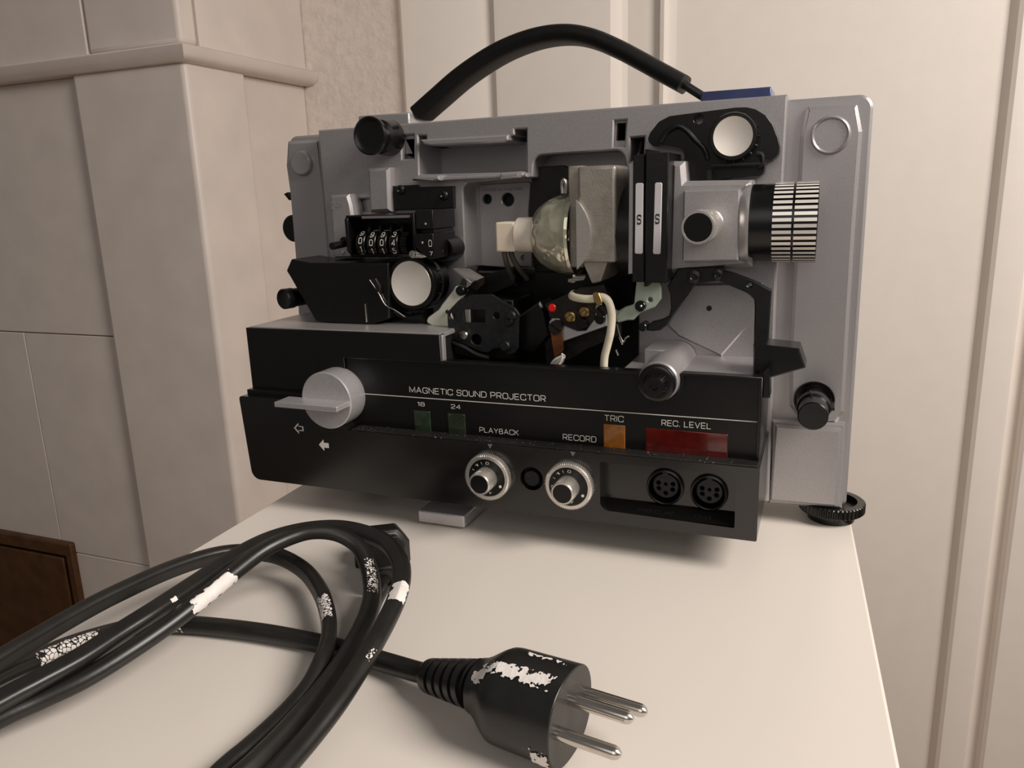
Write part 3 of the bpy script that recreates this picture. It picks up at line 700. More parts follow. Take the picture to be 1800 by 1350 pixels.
# playback and record knobs
def dial(px, py, rpx, name):
    y1 = -.0042; c = at(px, py, y=y1); R = rad(px, py, y1, rpx)
    bm = new(); lathe(bm, (c.x, y1, c.z), (0, 1, 0), [(.0004, R*.80), (0, R*.82), (0, R*.96), (.0004, R), (.0036, R), (.0040, R*.96), (.0041, R*.5)], teeth=72, depth=.00045, tooth_range=(2, 5)); d = obj('level_dial', bm, 'alu', P, label=name)
    bm = new(); lathe(bm, (c.x, y1+.0003, c.z), (0, 1, 0), [(0, 0), (0, R*.83), (.001, R*.83), (.001, 0)], 48); obj('dial_face', bm, 'black', d)
    bm = new()
    for s, ang in (('0', 85), ('I', 108), ('1', 130), ('I', 152), ('4', -76), ('3', 185), ('2', 210)):
        q = math.radians(ang); n = Vector((math.cos(q), 0, math.sin(q))); e = Vector((math.sin(q), 0, -math.cos(q)))
        w_ = .00025 if s == 'I' else .0016; h_ = .0012 if s == 'I' else .0013
        word_into(bm, s, Vector((c.x, y1+.0002, c.z))+n*R*.66, e, n, w_, h_)
    q = math.radians(-28); lathe(bm, Vector((c.x, y1+.0001, c.z))+Vector((math.cos(q), 0, math.sin(q)))*R*.68, (0, 1, 0), [(0, 0), (0, .0007), (.0003, .0007)], 16)
    obj('dial_numbers', bm, 'white', d, smooth=False)
    r = R*.475; y2 = y1-.0090
    bm = new(); lathe(bm, (c.x, y2, c.z), (0, 1, 0), [(.0004, r*.80), (0, r*.82), (0, r*.94), (.0004, r), (.0094, r*1.0), (.0094, 0)], teeth=40, depth=.00035, tooth_range=(2, 4)); kb = obj('level_knob', bm, 'alu', d)
    bm = new(); lathe(bm, (c.x, y2+.0002, c.z), (0, 1, 0), [(0, 0), (0, r*.84), (.001, r*.84), (.001, 0)], 40); obj('knob_cap', bm, 'black', kb)
dial(855, 840.5, 42.5, 'aluminium playback level dial'); dial(998.5, 856, 44, 'aluminium record level dial')
for q in ((861.5, 786), (1007, 800)):
    c = at(*q, y=-.0001); bm = new(); prism(bm, [(c.x-.0012, .0330), (c.x+.0012, .0330), (c.x, .0308)], -.0003, .0004); obj('pointer_mark', bm, 'silverdark', P, smooth=False)
# screw between the dials
bm = new(); c = at(934.5, 841.5, y=.002); R = rad(934.5, 841.5, .002, 15)
lathe(bm, (c.x, .002, c.z), (0, 1, 0), [(0, 0), (0, R*.93), (.0004, R), (.004, R), (.004, R*1.6), (.006, R*1.6)], 32); s = obj('slotted_screw', bm, 'greymetal', P)
bm = new(); q = math.radians(22); e = Vector((math.cos(q), 0, math.sin(q)))*R*.92; n = Vector((-math.sin(q), 0, math.cos(q)))*.0004
V = [bm.verts.new(Vector((c.x, .0018, c.z))+v) for v in (e+n, e-n, -e-n, -e+n)]; bm.faces.new(V); obj('screw_slot', bm, 'dark', s, smooth=False)
# jack recess with two sockets
YJ = .0075
jx0, jx1 = min(p[0] for p in jr), max(p[0] for p in jr); jz0, jz1 = min(p[1] for p in jr), max(p[1] for p in jr)
def socket_hole(px, py): return hole(px, py, YJ-.002, 32.5, 40)
bm = new(); prism(bm, [(jx0-.001, jz0-.001), (jx1+.001, jz0-.001), (jx1+.001, jz1+.001), (jx0-.001, jz1+.001)], YJ, YJ+.002, [socket_hole(1168, 858), socket_hole(1245.5, 868)])
jp = obj('jack_panel', bm, 'fascia', P, .0002)
bm = new(); A = [(jx0-.0005, YJ+.001, jz0-.001), (jx1+.0005, YJ+.001, jz0-.001), (jx1+.0005, YJ, jz0+.0052), (jx0-.0005, YJ, jz0+.0052)]
V = [bm.verts.new(p) for p in ((jx0-.0005, .001, jz0+.0004), (jx1+.0005, .001, jz0+.0004), (jx1+.0005, YJ+.0005, jz0+.0050), (jx0-.0005, YJ+.0005, jz0+.0050), (jx0-.0005, YJ+.0005, jz0-.001), (jx1+.0005, YJ+.0005, jz0-.001))]
bm.faces.new((V[0], V[1], V[2], V[3])); bm.faces.new((V[0], V[1], V[5], V[4])); bm.faces.new((V[2], V[3], V[4], V[5])); bm.faces.new((V[0], V[3], V[4])); bm.faces.new((V[1], V[2], V[5]))
sl = obj('sloping_floor', bm, 'panel', jp, smooth=False)
up = (Vector((0, YJ-.0005, .0046))).normalized()
bm = new(); b = at(1153, 906, y=.003); word_into(bm, 'PHONO  MIC', (b.x, .0032, jz0+.0004+.0046*(.0022/(YJ-.0005))+.00004), (1, 0, 0), up, .0165, .0020, th=.0001)
b = at(1236, 915, y=.003); word_into(bm, 'OUT', (b.x, .0032, jz0+.0004+.0046*(.0022/(YJ-.0005))+.00004), (1, 0, 0), up, .0075, .0018, th=.0001)
obj('lettering', bm, 'greymetal', sl, smooth=False)
for (px, py) in ((1168, 858), (1245.5, 868)):
    c = at(px, py, y=YJ-.002); R = rad(px, py, YJ-.002, 32.5)
    bm = new(); lathe(bm, (c.x, YJ-.002, c.z), (0, 1, 0), [(.0002, R*.88), (0, R*.92), (.0003, R), (.002, R), (.014, R), (.014, R*.88), (.0002, R*.88)], 48, cap=False); sk_ = obj('din_socket', bm, 'black', P)
    bm = new(); hs = [circ(c.x+R*.42*math.cos(q), c.z+R*.42*math.sin(q), R*.12, 12) for q in [math.radians(t) for t in (20, -25, -90, 205, 160)]]+[circ(c.x, c.z+R*.1, R*.09, 10)]
    prism(bm, circ(c.x, c.z, R*.70, 40), YJ+.0008, YJ+.004, hs, ch=.0002); box(bm, c.x-R*.15, c.x+R*.15, YJ-.0002, YJ+.004, c.z+R*.62, c.z+R*.88); obj('socket_insert', bm, 'greymetal', sk_)
    bm = new(); lathe(bm, (c.x, YJ+.009, c.z), (0, 1, 0), [(0, 0), (0, R*.9), (.002, R*.9)], 30); obj('socket_floor', bm, 'dark', sk_)

# ---- film guide plate in the mechanism bay
YG = .026
gp = plate('film_gate_plate', [(827, 519), (864, 518), (905, 542), (913, 553), (911, 565), (910, 612), (904, 621), (893, 624), (882, 612), (868, 613), (858, 620), (845, 618), (788, 593), (786, 549), (806, 528)], YG, YG+.0018, 'greymetal', P,
    holes=[[(814, 544), (852.5, 545), (852.5, 567), (816, 567.5)], hole(795.5, 555.5, YG, 7), hole(872.5, 555, YG, 6), hole(837, 597, YG, 10)], bevel=.0002, r=.0006)
bm = new(); box(bm, *[at(795, 620, y=.034).x, at(905, 620, y=.034).x], .034, .06, at(850, 630, y=.034).z, at(850, 526, y=.034).z); obj('gate_block', bm, 'blackmetal', P, .0008)
bm = new(); box(bm, at(815, 560, y=.0325).x, at(826, 560, y=.0325).x, .0322, .0335, at(820, 566, y=.0325).z, at(820, 543, y=.0325).z); obj('aperture_strip', bm, 'paleplastic', gp)
for (px, py, r, m) in ((814, 590, 8, 'chrome'), (897, 556, 9, 'greymetal'), (886, 609, 9.5, 'greymetal'), (893, 566, 8, 'blackmetal')):
    bm = new(); c = at(px, py, y=YG-.003); R = rad(px, py, YG, r); lathe(bm, (c.x, YG-.003, c.z), (0, 1, 0), [(0, 0), (0, R*.8), (.0006, R), (.0035, R)], 24); obj('pin', bm, m, gp)
bm = new(); tube(bm, spline([at(a, b, y=YG-.001) for a, b in ((796, 602), (815, 610), (838, 623), (859, 629))], 5), .0011, 10); plate('finger', [(796, 602), (838, 622), (859, 629), (850, 634), (800, 622)], YG, YG+.004, 'blackmetal', gp); obj('finger_edge', bm, 'greymetal', gp)
# pale plastic lever and bent chrome tab on its left
plate('pale_lever', [(752, 558), (770, 545), (778, 533), (795, 512), (800, 503), (812, 503), (818, 512), (806, 528), (790, 545), (796, 560), (796, 592), (775, 583), (748, 566)], .033, .037, 'paleplastic', P, r=.0015, bevel=.0006)
bm = new(); cyl(bm, 808, 511.5, .0315, .036, 8.5); cyl(bm, 785, 548, .0315, .036, 3); obj('pivot', bm, 'black', P)
bm = new()
T = [at(797, 471.5, y=.032), at(828, 497, y=.032), at(851, 487, y=.046), at(825, 472, y=.046)]
V = [bm.verts.new(p) for p in T]+[bm.verts.new(p-Vector((0, 0, .0008))) for p in T]
for f in ((0, 1, 2, 3), (4, 5, 6, 7), (0, 1, 5, 4), (1, 2, 6, 5), (2, 3, 7, 6), (3, 0, 4, 7)): bm.faces.new([V[i] for i in f])
q = [at(822, 490, y=.032), at(834, 496, y=.032), at(826, 501, y=.0325), at(824, 494, y=.0325)]
bt = obj('bent_tab', bm, 'chrome', P, smooth=False)
plate('tab_leg', [(821, 489), (833, 494), (826, 502), (820, 506)], .0325, .036, 'chrome', bt, bevel=0)
plate('tab_cheek', [(828, 500), (852, 487), (850, 500), (838, 511), (826, 506)], .038, .041, 'brownmetal', bt, bevel=.0002)
bm = new(); box(bm, at(782, 600, y=.04).x, at(800, 600, y=.04).x, .040, .055, at(790, 640, y=.04).z, at(790, 585, y=.04).z); obj('lower_strut', bm, 'brownmetal', P)
# black block between gate and sound head
plate('shutter_block', [(905, 560), (948, 530), (958, 548), (966, 590), (940, 622), (906, 615)], .033, .05, 'black', P, bevel=.001)
plate('cross_strut', [(925, 608), (985, 585), (1062, 560), (1090, 560), (1090, 590), (1030, 615), (1010, 628), (985, 640), (960, 640), (958, 608), (925, 618)], .036, .039, 'brownmetal', P)

# ---- sound head board with screws, wires and strap
YE = .027
sb = plate('sound_head_plate', [(957, 535), (965, 531), (1003, 514), (1020, 505), (1060, 500), (1068, 515), (1072, 545), (1055, 565), (1026, 582), (1012, 581), (990, 572), (968, 566), (963, 550)], YE+.001, YE+.006, 'brownmetal', P, bevel=.0004, r=.0006)
plate('bracket_arm', [(965, 566), (970, 560), (982, 560), (989, 572), (1014, 582), (1030, 581), (1046, 560), (1047, 536), (1056, 533), (1066, 545), (1067, 573), (991, 600), (984, 600), (968, 584)], YE, YE+.0015, 'silver_smooth', sb, r=.0006)
bm = new(); cyl(bm, 970, 541.5, YE+.0004, YE+.0015, 7.3, 22); obj('paint_dot', bm, 'redpaint', sb, label='bright red paint dot')
for (px, py, r) in ((1001.5, 558, 9.8), (1026.5, 549, 9.2)):
    c = at(px, py, y=YE-.002); R = rad(px, py, YE-.002, r)
    bm = new(); lathe(bm, (c.x, YE-.002, c.z), (0, 1, 0), [(.0012, R*.35), (.0008, R*.5), (.0008, R*.7), (0, R*.8), (.0003, R), (.0035, R), (.0035, 0)], 26); bs = obj('brass_nut', bm, 'brass', sb)
    bm = new(); lathe(bm, (c.x, YE-.0018, c.z), (0, 1, 0), [(0, 0), (0, R*.30), (.0004, R*.36), (.003, R*.36)], 16); obj('stud', bm, 'chrome', bs)
for (px, py, r) in ((1022, 570, 10), (1054, 561, 9.5)):
    bm = new(); c, R = cyl(bm, px, py, YE-.002, YE+.002, r); box(bm, c.x-R*.75, c.x+R*.75, YE-.0022, YE-.0015, c.z-.0002, c.z+.0002); obj('black_screw', bm, 'black', sb)
for (px, py, r, q) in ((975.5, 576, 12, -38), (1056.5, 547, 10, -45)):
    bm = new(); c = at(px, py, y=YE-.004); R = rad(px, py, YE-.004, r)
    for sgn in (1, -1):
        pts = [(c.x+R*math.cos(t), c.z+R*math.sin(t)) for t in [math.radians(q+90-90*sgn+12+k*156/14) for k in range(15)]]
        prism(bm, pts, YE-.004, YE-.0028)
    lathe(bm, (c.x, YE-.0028, c.z), (0, 1, 0), [(0, 0), (0, R), (.003, R)], 26); obj('slotted_screw', bm, 'brownmetal', sb)
plate('copper_strap', [(967, 583), (975, 590), (988, 584), (989.5, 600), (990, 616), (983, 624), (975, 633), (973, 622)], YE-.0016, YE-.0010, 'copper', sb, bevel=.0002)
bm = new(); rs = random.Random(3)
for k in range(12):
    a = at(990+rs.uniform(-3, 3), 625+rs.uniform(-3, 3), y=YE-.002); b = at(968+k*1.3+rs.uniform(-2, 2), 643+rs.uniform(-2, 2), y=YE-.001+rs.uniform(-.002, .002))
    tube(bm, spline([a, a*.5+b*.5+Vector((rs.uniform(-.001, .001), rs.uniform(-.001, .001), rs.uniform(-.0006, .0006))), b], 4), .0006, 7)
obj('frayed_ends', bm, 'splash', sb)
wp = [(1008, 516, .034), (1006, 521, .026), (1020, 524.5, .022), (1040, 525.5, .021), (1056, 522, .0205), (1068, 528, .0205), (1074.5, 545, .0205), (1075.5, 562, .0205), (1073, 585, .0205), (1068, 606, .021), (1063, 626, .0215), (1061.5, 645, .022), (1061, 665, .023)]
bm = new(); tube(bm, spline([at(a, b, y=y) for a, b, y in wp], 8), .00185, 16); wire = obj('cream_wire', bm, 'rubberwire', sb, label='thick cream insulated wire')
plate('wire_clip', [(1041, 516), (1047, 513), (1053, 515), (1059, 532), (1050, 539), (1044, 529)], .0180, .0187, 'brass', wire, r=.0006)
for (px, py, l, a) in ((1088, 592, 14, 0), (1082, 615, 10, 0)):
    bm = new(); tube(bm, [at(px, py, y=.03), at(px+l*.4, py+l, y=.03)], .0006, 8); obj('spring_wire', bm, 'chrome', sb)
bm = new(); tube(bm, spline([at(a, b, y=.029) for a, b in ((1085, 570), (1089, 588), (1096, 601), (1100, 594), (1106, 591))], 5), .0005, 8); obj('spring_wire', bm, 'chrome', sb)
# pale green lever at the gate's foot
gl = plate('pale_green_lever', [(1119, 490), (1159, 490), (1162, 505), (1162.5, 525), (1151, 540), (1124, 551), (1113, 563), (1104, 563), (1084, 568), (1082, 554), (1098, 540), (1114, 535)], .031, .034, 'greenplastic', P, holes=[hole(1142.5, 527, .031, 4.2)], bevel=.0005, r=.001)
bm = new(); cyl(bm, 1125, 538.5, .0285, .032, 9.5); cyl(bm, 1125.8, 538.2, .0280, .032, 2.8, mi=1); obj('lever_screw', bm, ['black', 'chrome'], gl)
plate('lever_link', [(1068, 540), (1085, 548), (1098, 540), (1113, 537), (1112, 558), (1095, 557), (1082, 566), (1070, 570)], .0325, .036, 'paleplastic', gl, r=.001)

# ---- lamp: ceramic foot, glass neck, reflector, cast holder
YL = .042     # lamp axis lies this far back
lx = lambda px, py=410: at(px, py, y=YL).x
lz = at(1000, 412, y=YL).z
Rr = (at(1005, 341, y=YL).z-at(1005, 487, y=YL).z)/2*.98
xa, xb = lx(943), lx(1008)
bm = new(); prof_ = []
for k in range(15):
    t = k/14; prof_.append((xa+(xb-xa)*(t**1.35 if t < 1 else 1), .0088+(Rr-.0088)*math.sin(t*PI/2)**.80))
prof_ = [(d-xa, r) for d, r in prof_]
inner = [(d+.0012, r-.0012) for d, r in reversed(prof_)]
lathe(bm, (xa, YL, lz), (1, 0, 0), prof_+[(xb-xa+.0012, Rr+.0004), (xb-xa+.0026, Rr)]+inner, 56); lampo = obj('projection_lamp', bm, 'reflector', P, label='faceted glass reflector lamp')
a0 = lx(910)
bm = new(); lathe(bm, (a0, YL, lz), (1, 0, 0), [(0, 0), (0, .0078), (.001, .0086), (xa-a0+.001, .0086), (xa-a0+.001, 0)], 30); obj('lamp_neck', bm, 'neck', lampo)
bm = new(); box(bm, at(871, 400, y=YL-.006).x, a0+.0008, YL-.0065, YL+.0065, lz-.0078, lz+.0066); cer = obj('ceramic_foot', bm, 'ceramic', lampo, .0009, 3)
bm = new(); c = at(907, 409, y=YL-.0067); lathe(bm, (c.x, YL-.0071, c.z), (0, 1, 0), [(.0005, 0), (.0003, .0007), (0, .001), (.0004, .0014), (.0012, .0014)], 18); obj('foot_screw', bm, 'brass', cer)
bm = new(); tube(bm, spline([at(a, b, y=y) for a, b, y in ((886, 434, YL-.001), (888, 452, YL), (894, 473, YL+.004), (906, 500, .058))], 6), .0014, 12)
tube(bm, spline([at(a, b, y=y) for a, b, y in ((896, 434, YL+.002), (901, 453, YL+.004), (912, 472, .05), (926, 490, .058))], 6), .0014, 12); obj('lamp_wire', bm, 'greywire', cer)
# cast holder
xh0, xh1 = lx(1014, 300), lx(1082, 300)
zh1, zh0 = at(1050, 291, y=.024).z, at(1050, 462, y=.024).z
xq0, xq1 = at(1015, 370, y=.024).x, at(1082.5, 370, y=.024).x
bm = new(); box(bm, xq0, xq1, .024, .062, zh0, zh1); hold = obj('lamp_holder', bm, 'zinc', P, .0016, 3)
bm = new(); A = [(xq0+.001, zh0+.001), (xq1-.004, zh0+.001), (xq0+.010, zh0-.009), (xq0+.006, zh0-.010)]; prism(bm, A, .026, .060); obj('holder_foot', bm, 'zinc', hold, .0008)
# front plate with the bright bulging disc
bm = new(); box(bm, at(998, 300, y=.03).x, xq0+.0008, .030, .060, at(998, 470, y=.03).z, at(998, 292, y=.03).z); obj('holder_flange', bm, 'zinc', hold, .0008)
bm = new(); cz = at(1010, 413, y=.0238).z
pts = [(xq0-.0005+.0215*math.cos(q)-.0145+.0001, cz+.0215*math.sin(q)) for q in [math.radians(-47+94*k/24) for k in range(25)]]
pts = [(max(xq0-.0002, x), z) for x, z in pts]
prism(bm, pts, .0225, .0245); obj('bright_segment', bm, 'alu', hold, .0006, label='bright half round face on the grey holder')
bm = new(); c = at(991, 322, y=.030); tube(bm, spline([at(a, b, y=.030) for a, b in ((989, 340), (988, 325), (991, 316), (995, 322), (994, 340))], 5), .0009, 9); obj('retaining_clip', bm, 'chrome', hold)
for a_, b_ in (((1000, 494), (1028, 490)), ((1008, 487), (1030, 487))):
    bm = new(); tube(bm, [at(*a_, y=.031), at(*b_, y=.031)], .0012, 9); obj('clip_wire', bm, 'chrome', hold)
# condenser drum
bm = new(); xs_ = xq1-.001; lathe(bm, (xs_, .046, lz), (1, 0, 0), [(0, 0), (0, .0215), (.010, .0215), (.011, .019), (.0125, .019), (.0125, 0)], 44); obj('condenser', bm, 'blackmetal', P)

# ---- film gate: two black slabs with pale strips
YF = .020
plate('gate_backing', [(1106, 287), (1114, 285), (1113, 481), (1104, 482)], YF+.004, .045, 'silver_smooth', P)
def slab(pts, strip, let, y0):
    s = plate('film_gate_slab', pts, y0, .050, 'blackmetal', P, bevel=.0004)
    st = plate('pale_strip', strip, y0-.0003, y0+.001, 'tagw', s, r=.0008, bevel=.0002)
    c = at(*let, y=y0-.0003); bm = new(); word_into(bm, 'S', (c.x, y0-.0003, c.z), (1, 0, 0), (0, 0, 1), .0019, .0043, bold=.2); obj('letter', bm, 'dark', st, smooth=False)
slab([(1113, 273), (1133, 270), (1133, 496), (1111, 496)], [(1117, 322), (1131, 321.5), (1129.5, 446.5), (1115.5, 446)], (1123.5, 386), YF)
slab([(1135, 270), (1175.5, 267.5), (1172, 497.5), (1133.5, 497)], [(1151, 321), (1164, 320.8), (1161, 447), (1147.5, 446.5)], (1155.5, 385), YF-.0005)
bm = new(); box(bm, at(1131, 300, y=YF).x, at(1137, 300, y=YF).x, YF+.003, .05, at(1133, 505, y=YF).z, at(1133, 262, y=YF).z); obj('gate_pin', bm, 'blackmetal', P)
bm = new(); tube(bm, [at(1127, 250, y=.062), at(1120, 285, y=.05)], .0008, 8); obj('gate_spring', bm, 'chrome', P)

# ---- lens housing
YN = .025
plate('lens_bracket', [(1178, 283), (1203, 283), (1206, 318), (1320, 316), (1322, 470), (1200, 480), (1172, 481)], YN+.006, .052, 'silver', P, ch=.0022)
nb = plate('lens_housing', [(1201.5, 335), (1300.5, 332), (1297.5, 458.5), (1199, 458.5)], YN, .046, 'silver', P, ch=.0006)
# flared lip toward the barrel: the square housing opens into a round mouth
YX = .041
zl = (at(1370, 320, y=YX).z+at(1370, 461, y=YX).z)/2; Rl = (at(1370, 320, y=YX).z-at(1370, 461, y=YX).z)/2
bm = new(); za, zb = at(1300, 332, y=YN).z, at(1300, 459, y=YN).z; x_a = at(1300, 395, y=YN).x-.0008; zc_ = (za+zb)/2; hh = (za-zb)/2
rows = []
for d, t in ((0, 0), (.0012, .35), (.0024, .8), (.0034, 1.0), (.0044, 1.0)):
    row = []; hy = (YX-YN-.0008)*(1-t)+Rl*1.02*t; hz = (hh-.0006)*(1-t)+Rl*1.02*t; e = .22*(1-t)+.62*t
    for i in range(64):
        q = 2*PI*i/64; c_, s_ = math.cos(q), math.sin(q)
        row.append(bm.verts.new((x_a+d, YX+hy*math.copysign(abs(c_)**e, c_), zc_*(1-t)+zl*t+hz*math.copysign(abs(s_)**e, s_))))
    rows.append(row)
for A, B in zip(rows, rows[1:]):
    for i in range(64): bm.faces.new((A[i], A[(i+1) % 64], B[(i+1) % 64], B[i]))
bm.faces.new(rows[0]); bm.faces.new(rows[-1]); obj('housing_lip', bm, 'silver', nb)
yk = -.0037; c = at(1226.5, 400, y=yk); R = rad(1226.5, 400, yk, 30)
bm = new(); lathe(bm, (c.x, yk, c.z), (0, 1, 0), [(.0006, R*.80), (0, R*.84), (0, R*.95), (.0005, R), (.012, R), (.0125, R*.93), (.0285, R*.93), (.0295, R*1.08), (.0295, 0)], teeth=64, depth=.00035, tooth_range=(3, 4)); lk = obj('focus_knob', bm, 'alu', P)
bm = new(); lathe(bm, (c.x, yk+.0002, c.z), (0, 1, 0), [(0, 0), (0, R*.86), (.001, R*.86), (.001, 0)], 44); obj('knob_cap', bm, 'black', lk)
# lens barrel with two ribbed rings
yfrt = YX-Rl
xb0 = at(1306, 390, y=yfrt).x; xr1 = at(1357, 390, y=yfrt).x; xr2 = at(1391, 390, y=yfrt).x; xr3 = at(1395.5, 390, y=yfrt).x; xr4 = at(1436, 390, y=yfrt).x
bm = new(); xb0 = x_a+.0041
lathe(bm, (xb0, YX, zl), (1, 0, 0), [(0, 0), (0, Rl*.965), (xr1-xb0, Rl*.965), (xr1-xb0, Rl*.95), (xr4-xb0-.0008, Rl*.95), (xr4-xb0-.0004, Rl*.86), (xr4-xb0-.004, Rl*.80), (xr4-xb0-.006, 0)], 72); lb = obj('lens_barrel', bm, 'black', P)
for x_a, x_b in ((xr1, xr2), (xr3, xr4)):
    bm = new(); n = 42; 
    lathe(bm, (x_a, YX, zl), (1, 0, 0), [(0, Rl*.94), (0, Rl), (x_b-x_a, Rl), (x_b-x_a, Rl*.94), (0, Rl*.94)], teeth=n, depth=.0007, tooth_range=(1, 2), duty=(0, .56, .60, .96), mats=lambda k, i: 1 if k == 1 and i % 4 == 0 else 0)
    obj('ribbed_ring', bm, ['black', 'ring'], lb, smooth=False)
# black film guide above the lens
YGd = .0445
ug = plate('film_guide', [(1137.5, 247), (1143, 233), (1158, 214), (1177, 204), (1293, 189), (1312, 188.5), (1328, 192), (1346, 203), (1358, 219), (1366, 240), (1370, 256), (1369.5, 272), (1355, 283), (1349, 276), (1344, 290), (1343, 308), (1290, 312), (1241, 320), (1202, 321), (1203, 262), (1182, 256), (1165, 254), (1152, 254), (1148, 258)], YGd, YB, 'black', P,
   holes=[hole(1228, 209, YGd, 9)], bevel=.00012, r=.0035)
bm = new(); tube(bm, spline([at(a, b, y=YGd-.001) for a, b in ((1160, 250), (1172, 232), (1190, 222), (1205, 228), (1222, 246), (1238, 262), (1244, 280))], 6), .0011, 10); obj('guide_rail', bm, 'blackmetal', ug)
bm = new(); tube(bm, [at(1250, 290.5, y=YGd-.006), at(1338, 288, y=YGd-.006)], .0007, 8); tube(bm, spline([at(a, b, y=YGd-.005) for a, b in ((1330, 269), (1339, 272), (1340, 287), (1333, 293))], 5), .0010, 8); obj('guide_pin', bm, 'greymetal', ug)
bm = new(); box(bm, at(1243, 300, y=YGd-.006).x, at(1251, 300, y=YGd-.006).x, YGd-.006, YGd+.002, at(1247, 318, y=YGd-.006).z, at(1247, 299, y=YGd-.006).z); obj('guide_tab', bm, 'brownmetal', ug)

# ---- right loop guard arm
YA = .030
ga = plate('loop_guard', [(1188, 479), (1190, 472), (1212, 470), (1273, 468.5), (1273, 476), (1287, 479.5), (1325, 494), (1356, 510.5), (1354, 540), (1350, 610), (1352, 640), (1352, 658), (1325, 661), (1324, 640), (1326.5, 540), (1325.5, 527), (1318, 519), (1310.5, 514), (1263, 494), (1231, 498), (1222, 499), (1208, 520), (1193, 541), (1173, 573), (1160, 581), (1146, 582.5), (1135, 580.5), (1138, 572), (1146, 566), (1163, 562), (1176, 555), (1179, 542), (1178, 520), (1173, 503)], YA, YA+.004, 'blackmetal', P,
   holes=[hole(1318, 500.5, YA, 4)], bevel=.0005)
plate('guard_tongue', [(1324, 606), (1351, 607), (1405, 613), (1416, 647), (1356, 664), (1324, 660)], YA-.012, YA+.004, 'black', ga, bevel=.0006)
for (px, py, r) in ((1219, 487, 12), (1261, 483, 10)):
    bm = new(); c = at(px, py, y=YA-.003); R = rad(px, py, YA-.003, r); lathe(bm, (c.x, YA-.003, c.z), (0, 1, 0), [(.0004, 0), (.0003, R*.4), (0, R*.5), (.0004, R*.95), (.001, R), (.006, R)], 28); obj('pivot_pin', bm, 'blackmetal', ga)
bm = new(); cyl(bm, 1129, 575.5, YA-.002, YA+.006, 7.5); obj('stop_pin', bm, 'black', ga)
# raised lozenge and hole on the chassis behind it
bm = new(); oo = pp([(1210, 500), (1340, 496), (1340, 545), (1268, 627), (1193, 592), (1172, 572)], YB-.0016)
prism(bm, oo, YB-.0016, YB+.001, ch=.0009); lo = obj('raised_lozenge', bm, 'silver', P, angle=20)
bm = new(); c = at(1246.5, 542, y=YB-.0017); lathe(bm, (c.x, YB-.00185, c.z), (0, 1, 0), [(0, 0), (0, .0013), (.0003, .0013)], 20); obj('screw_hole', bm, 'dark', lo)
# silver sill in front of the chassis on the right, and its boss with the threading knob
bm = new(); sx0 = at(1125, 640, y=YB).x; box(bm, sx0, .2668, YP_+.0035, YB+.002, .058, zTop-.0012); obj('sill', bm, 'silver', P, .0012)
bm = new(); lathe(bm, (kn.x, .0035, kn.z), (0, 1, 0), [(0, 0), (0, kr*.86), (.001, kr*.93), (.0505, kr*.93)], 48); bs = obj('knob_boss', bm, 'silver', P)
bm = new(); box(bm, kn.x-kr*.93-.003, kn.x, .030, YB, kn.z, kn.z+kr*.93); obj('boss_shoulder', bm, 'silver', bs, .0006)
bm = new(); c = at(1149, 677, y=-.0045); r0 = kr*.86
lathe(bm, (kn.x, .0030, kn.z), (0, -1, 0), [(0, 0), (0, r0), (.0022, r0), (.0028, r0*.92), (.0030, r0*.80)], 48); tk = obj('threading_knob', bm, 'black', bs)
bm = new(); lathe(bm, (kn.x, .0012, kn.z), (0, -1, 0), [(0, 0), (0, r0*.72), (.0062, r0*.60), (.0066, r0*.54), (.0066, r0*.22), (.0058, r0*.18), (.0058, 0)], teeth=26, depth=.0006, tooth_range=(1, 3)); obj('knurled_centre', bm, 'black', tk)
# lower right control on the rear case
yk = .0354; c = at(1430, 732, y=yk); R = rad(1430, 732, yk, 25.5); cb = at(1431, 703, y=YR-.003); Rb = rad(1431, 703, YR-.003, 34)
bm = new(); lathe(bm, (cb.x, YR-.0045, cb.z), (0, 1, 0), [(.0016, 0), (.0016, Rb*.88), (0, Rb*.93), (0, Rb), (.004, Rb)], 48); kk = obj('control_collar', bm, 'black', P)
bm = new(); lathe(bm, (cb.x, yk, cb.z), (0, 1, 0), [(0, 0), (0, R*.93), (.0006, R), (.013, R), (.0135, R*1.12), (.0175, R*1.16), (.018, R*.95), (YR-.0035-yk, R*.95)], 48); obj('control_knob', bm, 'black', kk)
bm = new(); box(bm, cb.x+R*.9, cb.x+Rb*.98, .050, .060, cb.z-.0008, cb.z+.0010); box(bm, cb.x-R*.35, cb.x-R*.15, yk+.0125, yk+.0175, cb.z+R*.9, cb.z+R*1.2); obj('knob_lug', bm, 'greymetal', kk, .0003)
# feet
fx0 = at(735, 922, z=ZT).x; fx1 = at(819, 929, z=ZT).x
bm = new(); box(bm, fx0, fx1+.0005, .0050, .040, ZT+.0012, ZT+.0078); box(bm, fx0+.004, fx1-.004, .03, .06, ZT+.004, .004); ft = obj('front_foot', bm, 'silver_smooth', P, .0009, 3)
bm = new(); box(bm, fx0+.006, fx1-.004, .008, .036, ZT, ZT+.0013); obj('foot_pad', bm, 'rubber', ft)
fc = at(1459, 905, y=.0755); fxx = at(1461, 900, y=.0755).x
bm = new(); lathe(bm, (fxx, .0755, ZT), (0, 0, 1), [(0, 0), (0, .0110), (.0045, .0118), (.0046, .0150), (.0052, .0157), (.0092, .0157), (.0098, .0150), (.0098, .0118), (.0070, .0112), (.0070, 0)], teeth=44, depth=.0006, tooth_range=(4, 5)); obj('levelling_foot', bm, 'black', P)
bm = new(); lathe(bm, (fxx, .0755, ZT+.006), (0, 0, 1), [(0, 0), (0, .0045), (.008, .0045), (.008, 0)], 20); obj('foot_stem', bm, 'blackmetal', P)
